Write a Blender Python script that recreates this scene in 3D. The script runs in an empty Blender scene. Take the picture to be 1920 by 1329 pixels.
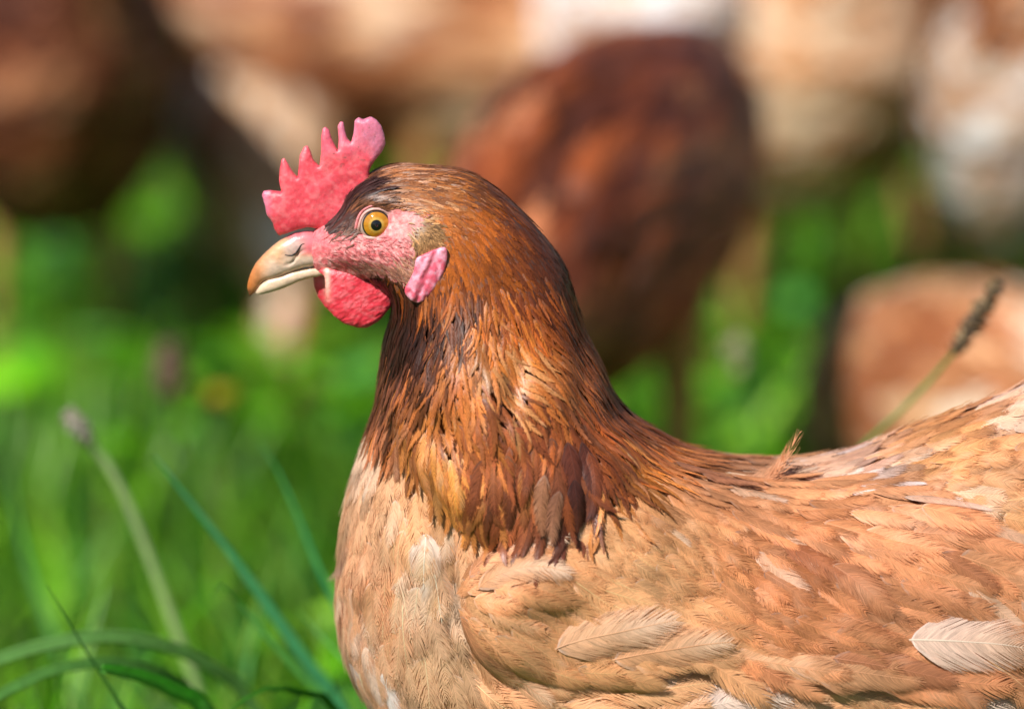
import bpy, math, random
import numpy as np
from mathutils import Vector, Matrix
from mathutils.geometry import delaunay_2d_cdt

scene = bpy.context.scene
COL = scene.collection
rng = np.random.default_rng(7)
random.seed(7)

# ------------------------------------------------------------------ camera
PITCH = math.radians(12.0)
CT, ST = math.cos(PITCH), math.sin(PITCH)
S = 0.00017                      # metres per photo pixel at the hen's mid plane
LENS = 200.0
D0 = S * 1920 * LENS / 36.0      # distance to the hen's mid plane
ZC = 0.27
CAM = Vector((0.0, -D0 * CT, ZC + D0 * ST))
cd = bpy.data.cameras.new('camera')
cam = bpy.data.objects.new('camera', cd)
COL.objects.link(cam)
cam.location = CAM
cam.rotation_euler = (math.pi / 2 - PITCH, 0, 0)
cd.lens = LENS
cd.sensor_width = 36.0
cd.clip_start = 0.1
cd.clip_end = 3000.0
cd.dof.use_dof = True
cd.dof.focus_distance = D0 - 0.022
cd.dof.aperture_fstop = 4.6
scene.camera = cam
scene.render.resolution_x = 1024
scene.render.resolution_y = 708

# ------------------------------------------------------------------ sky, sun, exposure
SUN_EL, SUN_AZ = math.radians(46.0), math.radians(219.0)   # azimuth clockwise from +Y
world = bpy.data.worlds.new('World')
scene.world = world
world.use_nodes = True
wn, wl = world.node_tree.nodes, world.node_tree.links
bg = wn['Background']
sky = wn.new('ShaderNodeTexSky')
sky.sky_type = 'NISHITA'
sky.sun_disc = False
sky.sun_elevation = SUN_EL
sky.sun_rotation = SUN_AZ
wl.new(sky.outputs[0], bg.inputs[0])
bg.inputs[1].default_value = 0.05
sl = bpy.data.lights.new('sun', 'SUN')
sl.energy = 5.0
sl.angle = math.radians(0.6)
sl.color = (1.0, 0.955, 0.89)
sun = bpy.data.objects.new('sun', sl)
COL.objects.link(sun)
sdir = Vector((math.sin(SUN_AZ) * math.cos(SUN_EL), math.cos(SUN_AZ) * math.cos(SUN_EL), math.sin(SUN_EL)))
sun.rotation_euler = sdir.to_track_quat('Z', 'Y').to_euler()
sun.location = (0, -3, 5)
scene.view_settings.view_transform = 'Standard'
scene.view_settings.look = 'None'
scene.view_settings.gamma = 1.0
scene.view_settings.exposure = 0.42
scene.view_settings.use_curve_mapping = False
scene.cycles.use_denoising = True
scene.cycles.max_bounces = 7
scene.cycles.diffuse_bounces = 4
scene.cycles.transmission_bounces = 4

# ------------------------------------------------------------------ helpers
def lin(c):
    c = np.asarray(c, float) / 255.0
    return np.where(c <= 0.04045, c / 12.92, ((c + 0.055) / 1.055) ** 2.4)

def to_world(P, side=1.0):
    """hen space (u px right, v px down, w px towards the camera) to metres"""
    u, v, w = P[..., 0], P[..., 1], P[..., 2]
    s = (664.5 - v) * S
    dz = s * D0 / (D0 * CT + s * ST)
    X = (u - 960.0) * S * (D0 - dz * ST) / D0
    return np.stack([X, -w * S * side, ZC + dz], -1)

def proj(P):
    """hen space to photo pixels"""
    W = to_world(P)
    X, Y, Z = W[..., 0], W[..., 1] - CAM.y, W[..., 2] - CAM.z
    f = Y * CT - Z * ST
    up = Y * ST + Z * CT
    k = D0 / S / f
    return 960.0 + X * k, 664.5 - up * k

def ray_point(px, py, Y):
    """world point seen at photo pixel px, py standing at depth Y"""
    dx, dy = (px - 960.0) * S / D0, (664.5 - py) * S / D0
    d = Vector((dx, CT + dy * ST, -ST + dy * CT))
    t = (Y - CAM.y) / d.y
    return CAM + d * t

def hash3(i, j, k):
    n = (i * 374761393 + j * 668265263 + k * 2147483647 * 3 + 974634777).astype(np.int64)
    n = (n ^ (n >> 13)) * 1274126177
    n = n & 0x7fffffff
    n = (n ^ (n >> 16)) & 0xffff
    return n / 65535.0

def vnoise(x, y, z=0.0):
    x, y = np.asarray(x, float), np.asarray(y, float)
    z = np.zeros_like(x) + z
    xi, yi, zi = np.floor(x).astype(np.int64), np.floor(y).astype(np.int64), np.floor(z).astype(np.int64)
    fx, fy, fz = x - xi, y - yi, z - zi
    fx, fy, fz = [f * f * (3 - 2 * f) for f in (fx, fy, fz)]
    r = 0
    for a in (0, 1):
        for b in (0, 1):
            for c in (0, 1):
                wgt = (fx if a else 1 - fx) * (fy if b else 1 - fy) * (fz if c else 1 - fz)
                r = r + wgt * hash3(xi + a, yi + b, zi + c)
    return r

def fbm(x, y, z=0.0, o=3):
    r, a, t = 0, 1.0, 0
    for i in range(o):
        r = r + a * vnoise(x * 2 ** i + 17 * i, y * 2 ** i + 5 * i, z)
        t += a
        a *= 0.5
    return r / t

def catmull(pts, seg, closed=True):
    pts = np.array(pts, float)
    n = len(pts)
    out = []
    for i in range(n if closed else n - 1):
        if closed:
            p0, p1, p2, p3 = pts[i - 1], pts[i], pts[(i + 1) % n], pts[(i + 2) % n]
        else:
            p0, p1, p2, p3 = pts[max(i - 1, 0)], pts[i], pts[i + 1], pts[min(i + 2, n - 1)]
        m = max(1, int(np.linalg.norm(p2 - p1) / seg))
        for k in range(m):
            t = k / m
            out.append(0.5 * ((2 * p1) + (-p0 + p2) * t + (2 * p0 - 5 * p1 + 4 * p2 - p3) * t * t + (-p0 + 3 * p1 - 3 * p2 + p3) * t ** 3))
    if not closed:
        out.append(pts[-1])
    return np.array(out)

def linres(pts, seg, smooth=1):
    pts = np.array(pts, float)
    out = []
    for i in range(len(pts)):
        a, b = pts[i], pts[(i + 1) % len(pts)]
        m = max(1, int(round(np.linalg.norm(b - a) / seg)))
        out += [a + (b - a) * k / m for k in range(m)]
    o = np.array(out)
    for _ in range(smooth):
        o = 0.25 * np.roll(o, 1, 0) + 0.5 * o + 0.25 * np.roll(o, -1, 0)
    return o

def inside(poly, U, V):
    poly = np.asarray(poly, float)
    r = np.zeros(U.shape, bool)
    x0, y0 = poly[-1]
    for x1, y1 in poly:
        if y0 != y1:
            c = ((V < y0) != (V < y1))
            if c.any():
                xx = (x1 - x0) * (V - y0) / (y1 - y0) + x0
                r ^= c & (U < xx)
        x0, y0 = x1, y1
    return r

def sdist(poly, P):
    """distance of points P (n,2) to the nearest outline sample, and its index"""
    d = np.empty(len(P))
    ix = np.empty(len(P), int)
    for a in range(0, len(P), 8000):
        q = P[a:a + 8000]
        m = ((q[:, None, 0] - poly[None, :, 0]) ** 2 + (q[:, None, 1] - poly[None, :, 1]) ** 2)
        ix[a:a + 8000] = m.argmin(1)
        d[a:a + 8000] = np.sqrt(m.min(1))
    return d, ix

class Field:
    def __init__(self, u0, v0, st, G):
        self.u0, self.v0, self.st, self.G = u0, v0, st, G
        self.ny, self.nx = G.shape
    def grid(self):
        return np.meshgrid(self.u0 + np.arange(self.nx) * self.st, self.v0 + np.arange(self.ny) * self.st)
    def __call__(self, u, v):
        x = np.clip((np.asarray(u, float) - self.u0) / self.st, 0, self.nx - 1.001)
        y = np.clip((np.asarray(v, float) - self.v0) / self.st, 0, self.ny - 1.001)
        i, j = x.astype(int), y.astype(int)
        fx, fy = x - i, y - j
        G = self.G
        return (G[j, i] * (1 - fx) + G[j, i + 1] * fx) * (1 - fy) + (G[j + 1, i] * (1 - fx) + G[j + 1, i + 1] * fx) * fy
    def grad(self, u, v):
        h = self.st
        return (self(u + h, v) - self(u - h, v)) / (2 * h), (self(u, v + h) - self(u, v - h)) / (2 * h)
    def blur(self, n=1):
        for _ in range(n):
            P = np.pad(self.G, 1, mode='edge')
            self.G = (4 * P[1:-1, 1:-1] + 2 * (P[:-2, 1:-1] + P[2:, 1:-1] + P[1:-1, :-2] + P[1:-1, 2:]) + P[:-2, :-2] + P[2:, 2:] + P[:-2, 2:] + P[2:, :-2]) / 16
        return self

def inflate(poly, c=1.6, st=4.0, pad=60, outside=True, iters=250):
    lo, hi = poly.min(0) - pad, poly.max(0) + pad
    f = None
    for s in (st * 8, st * 4, st * 2, st):
        nx, ny = int((hi[0] - lo[0]) / s) + 2, int((hi[1] - lo[1]) / s) + 2
        U, V = np.meshgrid(lo[0] + np.arange(nx) * s, lo[1] + np.arange(ny) * s)
        M = inside(poly, U, V).astype(float)
        G = f(U, V) * M if f is not None else np.zeros_like(U)
        for _ in range(iters):
            N = np.zeros_like(G)
            N[1:-1, 1:-1] = 0.25 * (G[:-2, 1:-1] + G[2:, 1:-1] + G[1:-1, :-2] + G[1:-1, 2:] + c * s * s)
            G = N * M
        f = Field(lo[0], lo[1], s, G)
    if outside:
        U, V = f.grid()
        M = inside(poly, U, V)
        nxt = np.roll(poly, -1, 0) - np.roll(poly, 1, 0)
        nrm = np.stack([-nxt[:, 1], nxt[:, 0]], 1)
        nrm /= np.linalg.norm(nrm, axis=1)[:, None] + 1e-9
        q = poly + nrm * 3
        if inside(poly, q[:, 0], q[:, 1]).mean() < 0.5:
            nrm = -nrm
        m = np.maximum(f(poly[:, 0] + nrm[:, 0] * 3 * st, poly[:, 1] + nrm[:, 1] * 3 * st) / (3 * st), 2.0)
        d, ix = sdist(poly, np.stack([U[~M], V[~M]], 1))
        f.G[~M] = -m[ix] * np.minimum(d, 60)
    return f

def fill2d(poly, res, dens=None):
    """triangulate the inside of an outline: returns points, tris, boundary flag"""
    lo, hi = poly.min(0), poly.max(0)
    pts = []
    for (r, box) in [(res, None)] + (dens or []):
        a, b = (lo, hi) if box is None else (np.array(box[:2]), np.array(box[2:]))
        U, V = np.meshgrid(np.arange(a[0] + r / 2, b[0], r), np.arange(a[1] + r / 2, b[1], r))
        U = U + (np.arange(U.shape[0]) % 2)[:, None] * r * 0.5
        q = np.stack([U.ravel(), V.ravel()], 1)
        q = q[inside(poly, q[:, 0], q[:, 1])]
        if box is None:
            for (r2, bx) in dens or []:
                q = q[~((q[:, 0] > bx[0]) & (q[:, 0] < bx[2]) & (q[:, 1] > bx[1]) & (q[:, 1] < bx[3]))]
        d, _ = sdist(poly, q)
        pts.append(q[d > r * 0.75])
    nxt = np.roll(poly, -1, 0) - np.roll(poly, 1, 0)
    nrm = np.stack([-nxt[:, 1], nxt[:, 0]], 1)
    nrm /= np.linalg.norm(nrm, axis=1)[:, None] + 1e-9
    t = poly + nrm * 2
    if inside(poly, t[:, 0], t[:, 1]).mean() < 0.5:
        nrm = -nrm
    rr = min(res, 6)
    for k in (0.12, 0.4):
        q = poly + nrm * rr * k
        q = q[inside(poly, q[:, 0], q[:, 1])]
        d, _ = sdist(poly, q)
        pts.append(q[d > rr * k * 0.8])
    I = np.concatenate(pts)
    n = len(poly)
    allp = np.concatenate([poly, I])
    vs, es, fs, *_ = delaunay_2d_cdt([Vector(p) for p in allp.tolist()], [(i, (i + 1) % n) for i in range(n)], [], 1, 1e-6)
    P = np.array([(v.x, v.y) for v in vs])
    T = np.array([f for f in fs if len(f) == 3])
    d, _ = sdist(poly, P)
    return P, T, d < 1e-3

def mesh_obj(name, V, F, mat, parent=None, cols=None, uvs=None, smooth=True, nrm=None):
    """V (n,3) world coordinates, F (m,k) faces, cols (n,3) linear, uvs (n,2)"""
    V = np.ascontiguousarray(V, np.float32)
    F = np.ascontiguousarray(F, np.int32)
    me = bpy.data.meshes.new(name)
    me.vertices.add(len(V))
    me.vertices.foreach_set('co', V.ravel())
    k = F.shape[1]
    me.loops.add(F.size)
    me.loops.foreach_set('vertex_index', F.ravel())
    me.polygons.add(len(F))
    me.polygons.foreach_set('loop_start', np.arange(0, F.size, k, dtype=np.int32))
    if smooth:
        me.polygons.foreach_set('use_smooth', np.ones(len(F), bool))
    me.update(calc_edges=True)
    if cols is not None:
        at = me.color_attributes.new('Col', 'FLOAT_COLOR', 'POINT')
        at.data.foreach_set('color', np.concatenate([cols, np.ones((len(V), 1))], 1).astype(np.float32).ravel())
    if uvs is not None:
        uv = me.uv_layers.new(name='UVMap')
        uv.data.foreach_set('uv', uvs[F.ravel()].astype(np.float32).ravel())
    if nrm is not None:
        at = me.attributes.new('Nrm', 'FLOAT_VECTOR', 'POINT')
        at.data.foreach_set('vector', np.ascontiguousarray(nrm, np.float32).ravel())
    me.materials.append(mat)
    o = bpy.data.objects.new(name, me)
    COL.objects.link(o)
    if parent is not None:
        o.parent = parent
        o.matrix_parent_inverse = parent.matrix_world.inverted() if parent.type != 'EMPTY' else Matrix.Identity(4)
    return o

def empty(name, loc=(0, 0, 0), rz=0.0):
    o = bpy.data.objects.new(name, None)
    COL.objects.link(o)
    o.location = loc
    o.rotation_euler = (0, 0, rz)
    o.empty_display_size = 0.02
    return o

def tag(o, label=None, cat=None, group=None, kind=None):
    for k, v in (('label', label), ('category', cat), ('group', group), ('kind', kind)):
        if v:
            o[k] = v
    return o

def tube(pts, rad, n=8, cap=True):
    pts = np.array(pts, float)
    rad = np.zeros(len(pts)) + rad
    T = np.gradient(pts, axis=0)
    T /= np.linalg.norm(T, axis=1)[:, None] + 1e-12
    ref = np.array([0, 1.0, 0.05])
    A = np.cross(T, ref)
    A /= np.linalg.norm(A, axis=1)[:, None] + 1e-12
    B = np.cross(T, A)
    V, F = [], []
    for i in range(len(pts)):
        for k in range(n):
            a = 2 * math.pi * k / n
            V.append(pts[i] + rad[i] * (A[i] * math.cos(a) + B[i] * math.sin(a)))
    for i in range(len(pts) - 1):
        for k in range(n):
            F.append((i * n + k, i * n + (k + 1) % n, (i + 1) * n + (k + 1) % n, (i + 1) * n + k))
    if cap:
        for base, p in ((0, pts[0]), ((len(pts) - 1) * n, pts[-1])):
            V.append(p)
            c = len(V) - 1
            for k in range(0, n, 1):
                F.append((base + k, base + (k + 1) % n, c, c))
    return np.array(V), F

def tube_obj(name, pts, rad, mat, parent=None, n=8, col=None):
    V, F = tube(pts, rad, n)
    me = bpy.data.meshes.new(name)
    me.from_pydata(V.tolist(), [], [tuple(dict.fromkeys(f)) for f in F])
    me.polygons.foreach_set('use_smooth', np.ones(len(me.polygons), bool))
    if col is not None:
        at = me.color_attributes.new('Col', 'FLOAT_COLOR', 'POINT')
        cc = np.zeros((len(V), 4)) + 1
        cc[:, :3] = col
        at.data.foreach_set('color', cc.astype(np.float32).ravel())
    me.materials.append(mat)
    o = bpy.data.objects.new(name, me)
    COL.objects.link(o)
    o.parent = parent
    return o

# ------------------------------------------------------------------ materials
def new_mat(name):
    m = bpy.data.materials.new(name)
    m.use_nodes = True
    nt = m.node_tree
    return m, nt, nt.nodes['Principled BSDF'], nt.nodes['Material Output']

def nd(nt, t, **kw):
    n = nt.nodes.new(t)
    for k, v in kw.items():
        if hasattr(n, k):
            setattr(n, k, v)
        else:
            n.inputs[k].default_value = v
    return n

def feather_mat(name, rough=0.5, trans=0.22, streak=0.35, spec=0.35):
    m, nt, p, out = new_mat(name)
    L = nt.links
    col = nd(nt, 'ShaderNodeVertexColor', layer_name='Col')
    uv = nd(nt, 'ShaderNodeUVMap', uv_map='UVMap')
    mp = nd(nt, 'ShaderNodeMapping')
    mp.inputs['Scale'].default_value = (1.0, 0.09, 1.0)
    L.new(uv.outputs[0], mp.inputs[0])
    nz = nd(nt, 'ShaderNodeTexNoise', Scale=0.32, Detail=3.0, Roughness=0.75)
    L.new(mp.outputs[0], nz.inputs['Vector'])
    mr = nd(nt, 'ShaderNodeMapRange')
    mr.inputs['From Min'].default_value = 0.3
    mr.inputs['From Max'].default_value = 0.7
    mr.inputs['To Min'].default_value = 1.0 - streak
    mr.inputs['To Max'].default_value = 1.0 + streak * 0.75
    L.new(nz.outputs[0], mr.inputs[0])
    mul = nd(nt, 'ShaderNodeVectorMath', operation='SCALE')
    L.new(col.outputs[0], mul.inputs[0])
    L.new(mr.outputs[0], mul.inputs['Scale'])
    L.new(mul.outputs[0], p.inputs['Base Color'])
    p.inputs['Roughness'].default_value = rough
    p.inputs['Specular IOR Level'].default_value = spec
    # the vane's own smooth normal, turned to face the side it is seen from
    at = nd(nt, 'ShaderNodeAttribute', attribute_name='Nrm')
    vt = nd(nt, 'ShaderNodeVectorTransform', vector_type='NORMAL', convert_from='OBJECT', convert_to='WORLD')
    L.new(at.outputs['Vector'], vt.inputs[0])
    ge = nd(nt, 'ShaderNodeNewGeometry')
    dt = nd(nt, 'ShaderNodeVectorMath', operation='DOT_PRODUCT')
    L.new(vt.outputs[0], dt.inputs[0])
    L.new(ge.outputs['Incoming'], dt.inputs[1])
    sg = nd(nt, 'ShaderNodeMath', operation='GREATER_THAN')
    sg.inputs[1].default_value = -0.15
    L.new(dt.outputs['Value'], sg.inputs[0])
    sm = nd(nt, 'ShaderNodeMath', operation='MULTIPLY_ADD')
    sm.inputs[1].default_value = 2.0
    sm.inputs[2].default_value = -1.0
    L.new(sg.outputs[0], sm.inputs[0])
    fl_ = nd(nt, 'ShaderNodeVectorMath', operation='SCALE')
    L.new(vt.outputs[0], fl_.inputs[0])
    L.new(sm.outputs[0], fl_.inputs['Scale'])
    mixn = nd(nt, 'ShaderNodeMix', data_type='VECTOR')
    mixn.inputs[0].default_value = 0.72
    L.new(ge.outputs['Normal'], mixn.inputs[4])
    L.new(fl_.outputs[0], mixn.inputs[5])
    nn_ = nd(nt, 'ShaderNodeVectorMath', operation='NORMALIZE')
    L.new(mixn.outputs[1], nn_.inputs[0])
    bp = nd(nt, 'ShaderNodeBump', Strength=0.3, Distance=0.0002)
    L.new(nz.outputs[0], bp.inputs['Height'])
    L.new(nn_.outputs[0], bp.inputs['Normal'])
    L.new(bp.outputs[0], p.inputs['Normal'])
    tr = nd(nt, 'ShaderNodeBsdfTranslucent')
    L.new(mul.outputs[0], tr.inputs[0])
    mx = nd(nt, 'ShaderNodeMixShader')
    mx.inputs[0].default_value = trans
    L.new(p.outputs[0], mx.inputs[1])
    L.new(tr.outputs[0], mx.inputs[2])
    L.new(mx.outputs[0], out.inputs[0])
    return m

M_feather = feather_mat('feather_vane', trans=0.28, streak=0.42)
M_hackle = feather_mat('glossy_hackle_vane', rough=0.38, spec=0.5, trans=0.2, streak=0.62)
M_bgfeather = feather_mat('distant_feather_vane', rough=0.5, trans=0.15, streak=0.1, spec=0.4)

def skin_mat(name, scale=2500.0, bump=0.6, dist=0.0004, rough=0.5, sss=0.25, colvar=0.25, spec=0.4):
    m, nt, p, out = new_mat(name)
    L = nt.links
    col = nd(nt, 'ShaderNodeVertexColor', layer_name='Col')
    tc = nd(nt, 'ShaderNodeTexCoord')
    nz = nd(nt, 'ShaderNodeTexNoise', Scale=scale, Detail=3.0, Roughness=0.65)
    L.new(tc.outputs['Object'], nz.inputs['Vector'])
    n2 = nd(nt, 'ShaderNodeTexNoise', Scale=scale * 0.3, Detail=3.0)
    L.new(tc.outputs['Object'], n2.inputs['Vector'])
    add = nd(nt, 'ShaderNodeMath', operation='ADD')
    L.new(nz.outputs[0], add.inputs[0])
    L.new(n2.outputs[0], add.inputs[1])
    mr = nd(nt, 'ShaderNodeMapRange')
    mr.inputs['From Min'].default_value = 0.7
    mr.inputs['From Max'].default_value = 1.3
    mr.inputs['To Min'].default_value = 1 - colvar
    mr.inputs['To Max'].default_value = 1 + colvar
    L.new(add.outputs[0], mr.inputs[0])
    mul = nd(nt, 'ShaderNodeVectorMath', operation='SCALE')
    L.new(col.outputs[0], mul.inputs[0])
    L.new(mr.outputs[0], mul.inputs['Scale'])
    L.new(mul.outputs[0], p.inputs['Base Color'])
    p.inputs['Roughness'].default_value = rough
    p.inputs['Specular IOR Level'].default_value = spec
    p.inputs['Subsurface Weight'].default_value = sss
    p.inputs['Subsurface Radius'].default_value = (1.0, 0.25, 0.15)
    p.inputs['Subsurface Scale'].default_value = 0.0012
    bp = nd(nt, 'ShaderNodeBump', Strength=bump, Distance=dist)
    L.new(add.outputs[0], bp.inputs['Height'])
    L.new(bp.outputs[0], p.inputs['Normal'])
    return m

M_comb = skin_mat('comb_skin', 2600, 0.4, 0.0003, 0.38, 0.3, 0.12, 0.5)
M_skin = skin_mat('face_skin', 2600, 0.8, 0.0004, 0.5, 0.2, 0.35)
M_down = skin_mat('down', 3000, 0.5, 0.0004, 0.9, 0.0, 0.3, 0.1)
M_beak = skin_mat('beak_horn', 900, 0.25, 0.0003, 0.3, 0.1, 0.14, 0.6)
M_leg = skin_mat('leg_scale', 900, 0.7, 0.0006, 0.45, 0.0, 0.2, 0.4)

def glossy_mat(name, rough=0.05, coat=1.0):
    m, nt, p, out = new_mat(name)
    col = nd(nt, 'ShaderNodeVertexColor', layer_name='Col')
    nt.links.new(col.outputs[0], p.inputs['Base Color'])
    p.inputs['Roughness'].default_value = rough
    p.inputs['Coat Weight'].default_value = coat
    p.inputs['Coat Roughness'].default_value = 0.02
    return m
M_eye = glossy_mat('eye_surface')
M_lid = skin_mat('eyelid_skin', 2200, 0.3, 0.0003, 0.35, 0.2, 0.08, 0.5)

def plant_mat(name, trans=0.35, rough=0.4, sc=300.0):
    m, nt, p, out = new_mat(name)
    L = nt.links
    col = nd(nt, 'ShaderNodeVertexColor', layer_name='Col')
    tc = nd(nt, 'ShaderNodeTexCoord')
    nz = nd(nt, 'ShaderNodeTexNoise', Scale=sc, Detail=2.0)
    L.new(tc.outputs['Object'], nz.inputs['Vector'])
    mr = nd(nt, 'ShaderNodeMapRange')
    mr.inputs['To Min'].default_value = 0.7
    mr.inputs['To Max'].default_value = 1.3
    L.new(nz.outputs[0], mr.inputs[0])
    mul = nd(nt, 'ShaderNodeVectorMath', operation='SCALE')
    L.new(col.outputs[0], mul.inputs[0])
    L.new(mr.outputs[0], mul.inputs['Scale'])
    L.new(mul.outputs[0], p.inputs['Base Color'])
    p.inputs['Roughness'].default_value = rough
    p.inputs['Specular IOR Level'].default_value = 0.4
    tr = nd(nt, 'ShaderNodeBsdfTranslucent')
    L.new(mul.outputs[0], tr.inputs[0])
    mx = nd(nt, 'ShaderNodeMixShader')
    mx.inputs[0].default_value = trans
    L.new(p.outputs[0], mx.inputs[1])
    L.new(tr.outputs[0], mx.inputs[2])
    L.new(mx.outputs[0], out.inputs[0])
    return m
M_grass = plant_mat('grass_blade', trans=0.45)

# ------------------------------------------------------------------ feathers
def project(P, fld, n=3):
    for _ in range(n):
        gu, gv = fld.grad(P[..., 0], P[..., 1])
        F = P[..., 2] ** 2 - fld(P[..., 0], P[..., 1])
        g = np.stack([-gu, -gv, 2 * P[..., 2]], -1)
        q = (g ** 2).sum(-1) + 60.0
        P = P - g * np.clip(F / q, -0.5, 0.5)[..., None]
    gu, gv = fld.grad(P[..., 0], P[..., 1])
    g = np.stack([-gu, -gv, 2 * P[..., 2]], -1)
    g /= np.linalg.norm(g, axis=-1)[..., None] + 1e-9
    return P, g

def feather_arrays(fld, root, L, W, ang, c0, c1, pt, J=16, lift=0.0, rag=1.0, curve=0.0, rise=0.14, shaft=True, q4=True, curl=0.0, tipc=None, bw=1.0):
    """root (n,3) hen space; returns verts (n,k,3), cols, uvs, faces (m,4) for one feather"""
    n = len(root)
    z = np.zeros(n)
    L, W, ang, pt, lift, curve, rise, rag, curl = [z + a for a in (L, W, ang, pt, lift, curve, rise, rag, curl)]
    K = 8
    P = root.copy()
    R, N, T = [], [], []
    for k in range(K + 1):
        P, nn = project(P, fld, 2)
        a = ang + curve * (k / K)
        d = np.stack([np.cos(a), np.sin(a), z], -1)
        t = d - nn * (d * nn).sum(-1)[:, None]
        tl = np.linalg.norm(t, axis=-1)[:, None]
        t = t / (tl + 1e-6)
        R.append(P); N.append(nn); T.append(t)
        P = P + t * (L / K)[:, None]
    R, N, T = np.stack(R, 1), np.stack(N, 1), np.stack(T, 1)
    # smooth normals along the shaft, lift off the surface towards the tip
    for _ in range(2):
        N[:, 1:-1] = (N[:, :-2] + N[:, 1:-1] + N[:, 2:]) / 3
    N /= np.linalg.norm(N, axis=-1)[..., None]
    kk = np.linspace(0, 1, K + 1)[None, :, None]
    R = R + N * (lift[:, None, None] + (W * rise)[:, None, None] * kk ** 1.2 + (W * curl)[:, None, None] * kk ** 4)
    Sd = np.cross(T, N)
    roll = rng.normal(0, 0.07, n)[:, None, None]
    Sd2 = Sd * np.cos(roll) + N * np.sin(roll)
    N2 = N * np.cos(roll) - Sd * np.sin(roll)
    # barbs
    t = np.linspace(0.12, 1.0, J)[None, :] + np.zeros((n, J))
    p = pt[:, None]
    sh_r = np.minimum(1, (t / 0.35) ** 0.6) * np.sqrt(np.clip(1 - (np.clip(t - 0.6, 0, 1) / 0.41) ** 2.3, 0, 1))
    sh_p = np.minimum(1, (t / 0.3) ** 0.7) * np.clip((1.02 - t) / 0.7, 0, 1) ** 0.75
    prof = sh_r * (1 - p) + sh_p * p
    qs = np.array([0, 0.35, 0.72, 1.0]) if q4 else np.array([0, 0.55, 1.0])
    Q = len(qs)
    sp = (L / J)[:, None]
    allV, allC, allU, allN = [], [], [], []
    for sgn in (-1, 1):
        hw0 = W[:, None] * 0.5 * prof
        hw = hw0 * (1 + np.clip(rng.normal(0, 0.045, (n, J)) * rag[:, None], -0.3, 0.25))
        walk = np.cumsum(rng.normal(0, 0.5, (n, J)), 1)
        walk -= walk.mean(1, keepdims=True)
        jmp = np.where(rng.random((n, J)) < 0.03, rng.normal(0, 3.0, (n, J)), 0)
        cj = np.cumsum(jmp, 1) * 0.5
        cj -= cj.mean(1, keepdims=True)
        a1 = t * L[:, None] + sp * rag[:, None] * (rng.normal(0, 0.34, (n, J)) + 0.10 * walk + 0.35 * cj)
        fwd = hw0 * 1.75 + 0.02 * L[:, None]
        a0 = np.maximum(t * L[:, None] - fwd, 0.02 * L[:, None])
        bl = rng.normal(0, 0.06, (n, J)) * rag[:, None]
        q = qs[None, None, :]
        a = a0[..., None] + (a1 - a0)[..., None] * q ** 1.35
        b = hw[..., None] * q ** 0.88
        wd = np.array([0.9, 1.35, 1.3, 0.3]) if q4 else np.array([0.9, 1.2, 0.3])
        e = sp[..., None] * (wd * np.array([1, (1 + bw) / 2, bw, bw] if q4 else [1, bw, bw]))[None, None, :]
        for es in (-1, 1):
            aa = a + es * e
            x = np.clip(aa / (L / K)[:, None, None], 0, K - 1e-4)
            over = aa - np.clip(aa, 0, L[:, None, None])
            i = x.astype(int)
            f = (x - i)[..., None]
            ii = np.arange(n)[:, None, None]
            r = R[ii, i] * (1 - f) + R[ii, i + 1] * f
            s_ = Sd2[ii, i] * (1 - f) + Sd2[ii, i + 1] * f
            n_ = N2[ii, i] * (1 - f) + N2[ii, i + 1] * f
            t_ = T[ii, i]
            h = -(b ** 2) / (W[:, None, None] * 2.2) + bl[..., None] * q
            v = r + t_ * over[..., None] + s_ * (sgn * b)[..., None] + n_ * h[..., None]
            allV.append(v)
            allN.append(n_ + s_ * (sgn * b / W[:, None, None] * 0.7)[..., None] + t_ * 0.12)
            lat = (q + 0 * aa)
            tt = (t[..., None] + 0 * aa)
            edge = np.clip((np.maximum(tt ** 2.2, 0.75 * lat * tt ** 0.7) - 0.35) / 0.6, 0, 1)
            br = (1 + rng.normal(0, 0.05, (n, J)))[..., None, None]
            c = (c0[:, None, None, :] * (1 - edge[..., None]) + c1[:, None, None, :] * edge[..., None]) * br
            if tipc is not None:
                te = np.clip((tt - 0.86) / 0.1, 0, 1)[..., None] * 0.7
                c = c * (1 - te) + tipc[:, None, None, :] * te
            # paler downy base
            pb = np.clip((0.28 - tt) / 0.2, 0, 1)[..., None] * 0.35
            c = c * (1 - pb) + (c.mean(-1, keepdims=True) * 1.25) * pb
            allC.append(c)
            off = rng.random(n)[:, None, None] * 0
            allU.append(np.stack([a0[..., None] + es * e + 0 * aa + (np.arange(n) * 37.7 % 5000)[:, None, None], sgn * b + 0 * aa], -1))
    # order: sgn, es -> (n, 2, 2, J, Q)
    V = np.stack(allV, 1).reshape(n, 2, 2, J, Q, 3)
    C = np.stack(allC, 1).reshape(n, 2, 2, J, Q, 3)
    U = np.stack(allU, 1).reshape(n, 2, 2, J, Q, 2)
    NN = np.stack(allN, 1).reshape(n, 4 * J * Q, 3)
    nv = 4 * J * Q
    idx = np.arange(nv).reshape(2, 2, J, Q)
    F = []
    for s in range(2):
        for qk in range(Q - 1):
            A, B = idx[s, 0, :, qk], idx[s, 1, :, qk]
            Cc, Dd = idx[s, 1, :, qk + 1], idx[s, 0, :, qk + 1]
            F.append(np.stack([A, B, Cc, Dd], 1) if s else np.stack([A, Dd, Cc, B], 1))
    F = np.concatenate(F)
    V, C, U = V.reshape(n, nv, 3), C.reshape(n, nv, 3), U.reshape(n, nv, 2)
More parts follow.
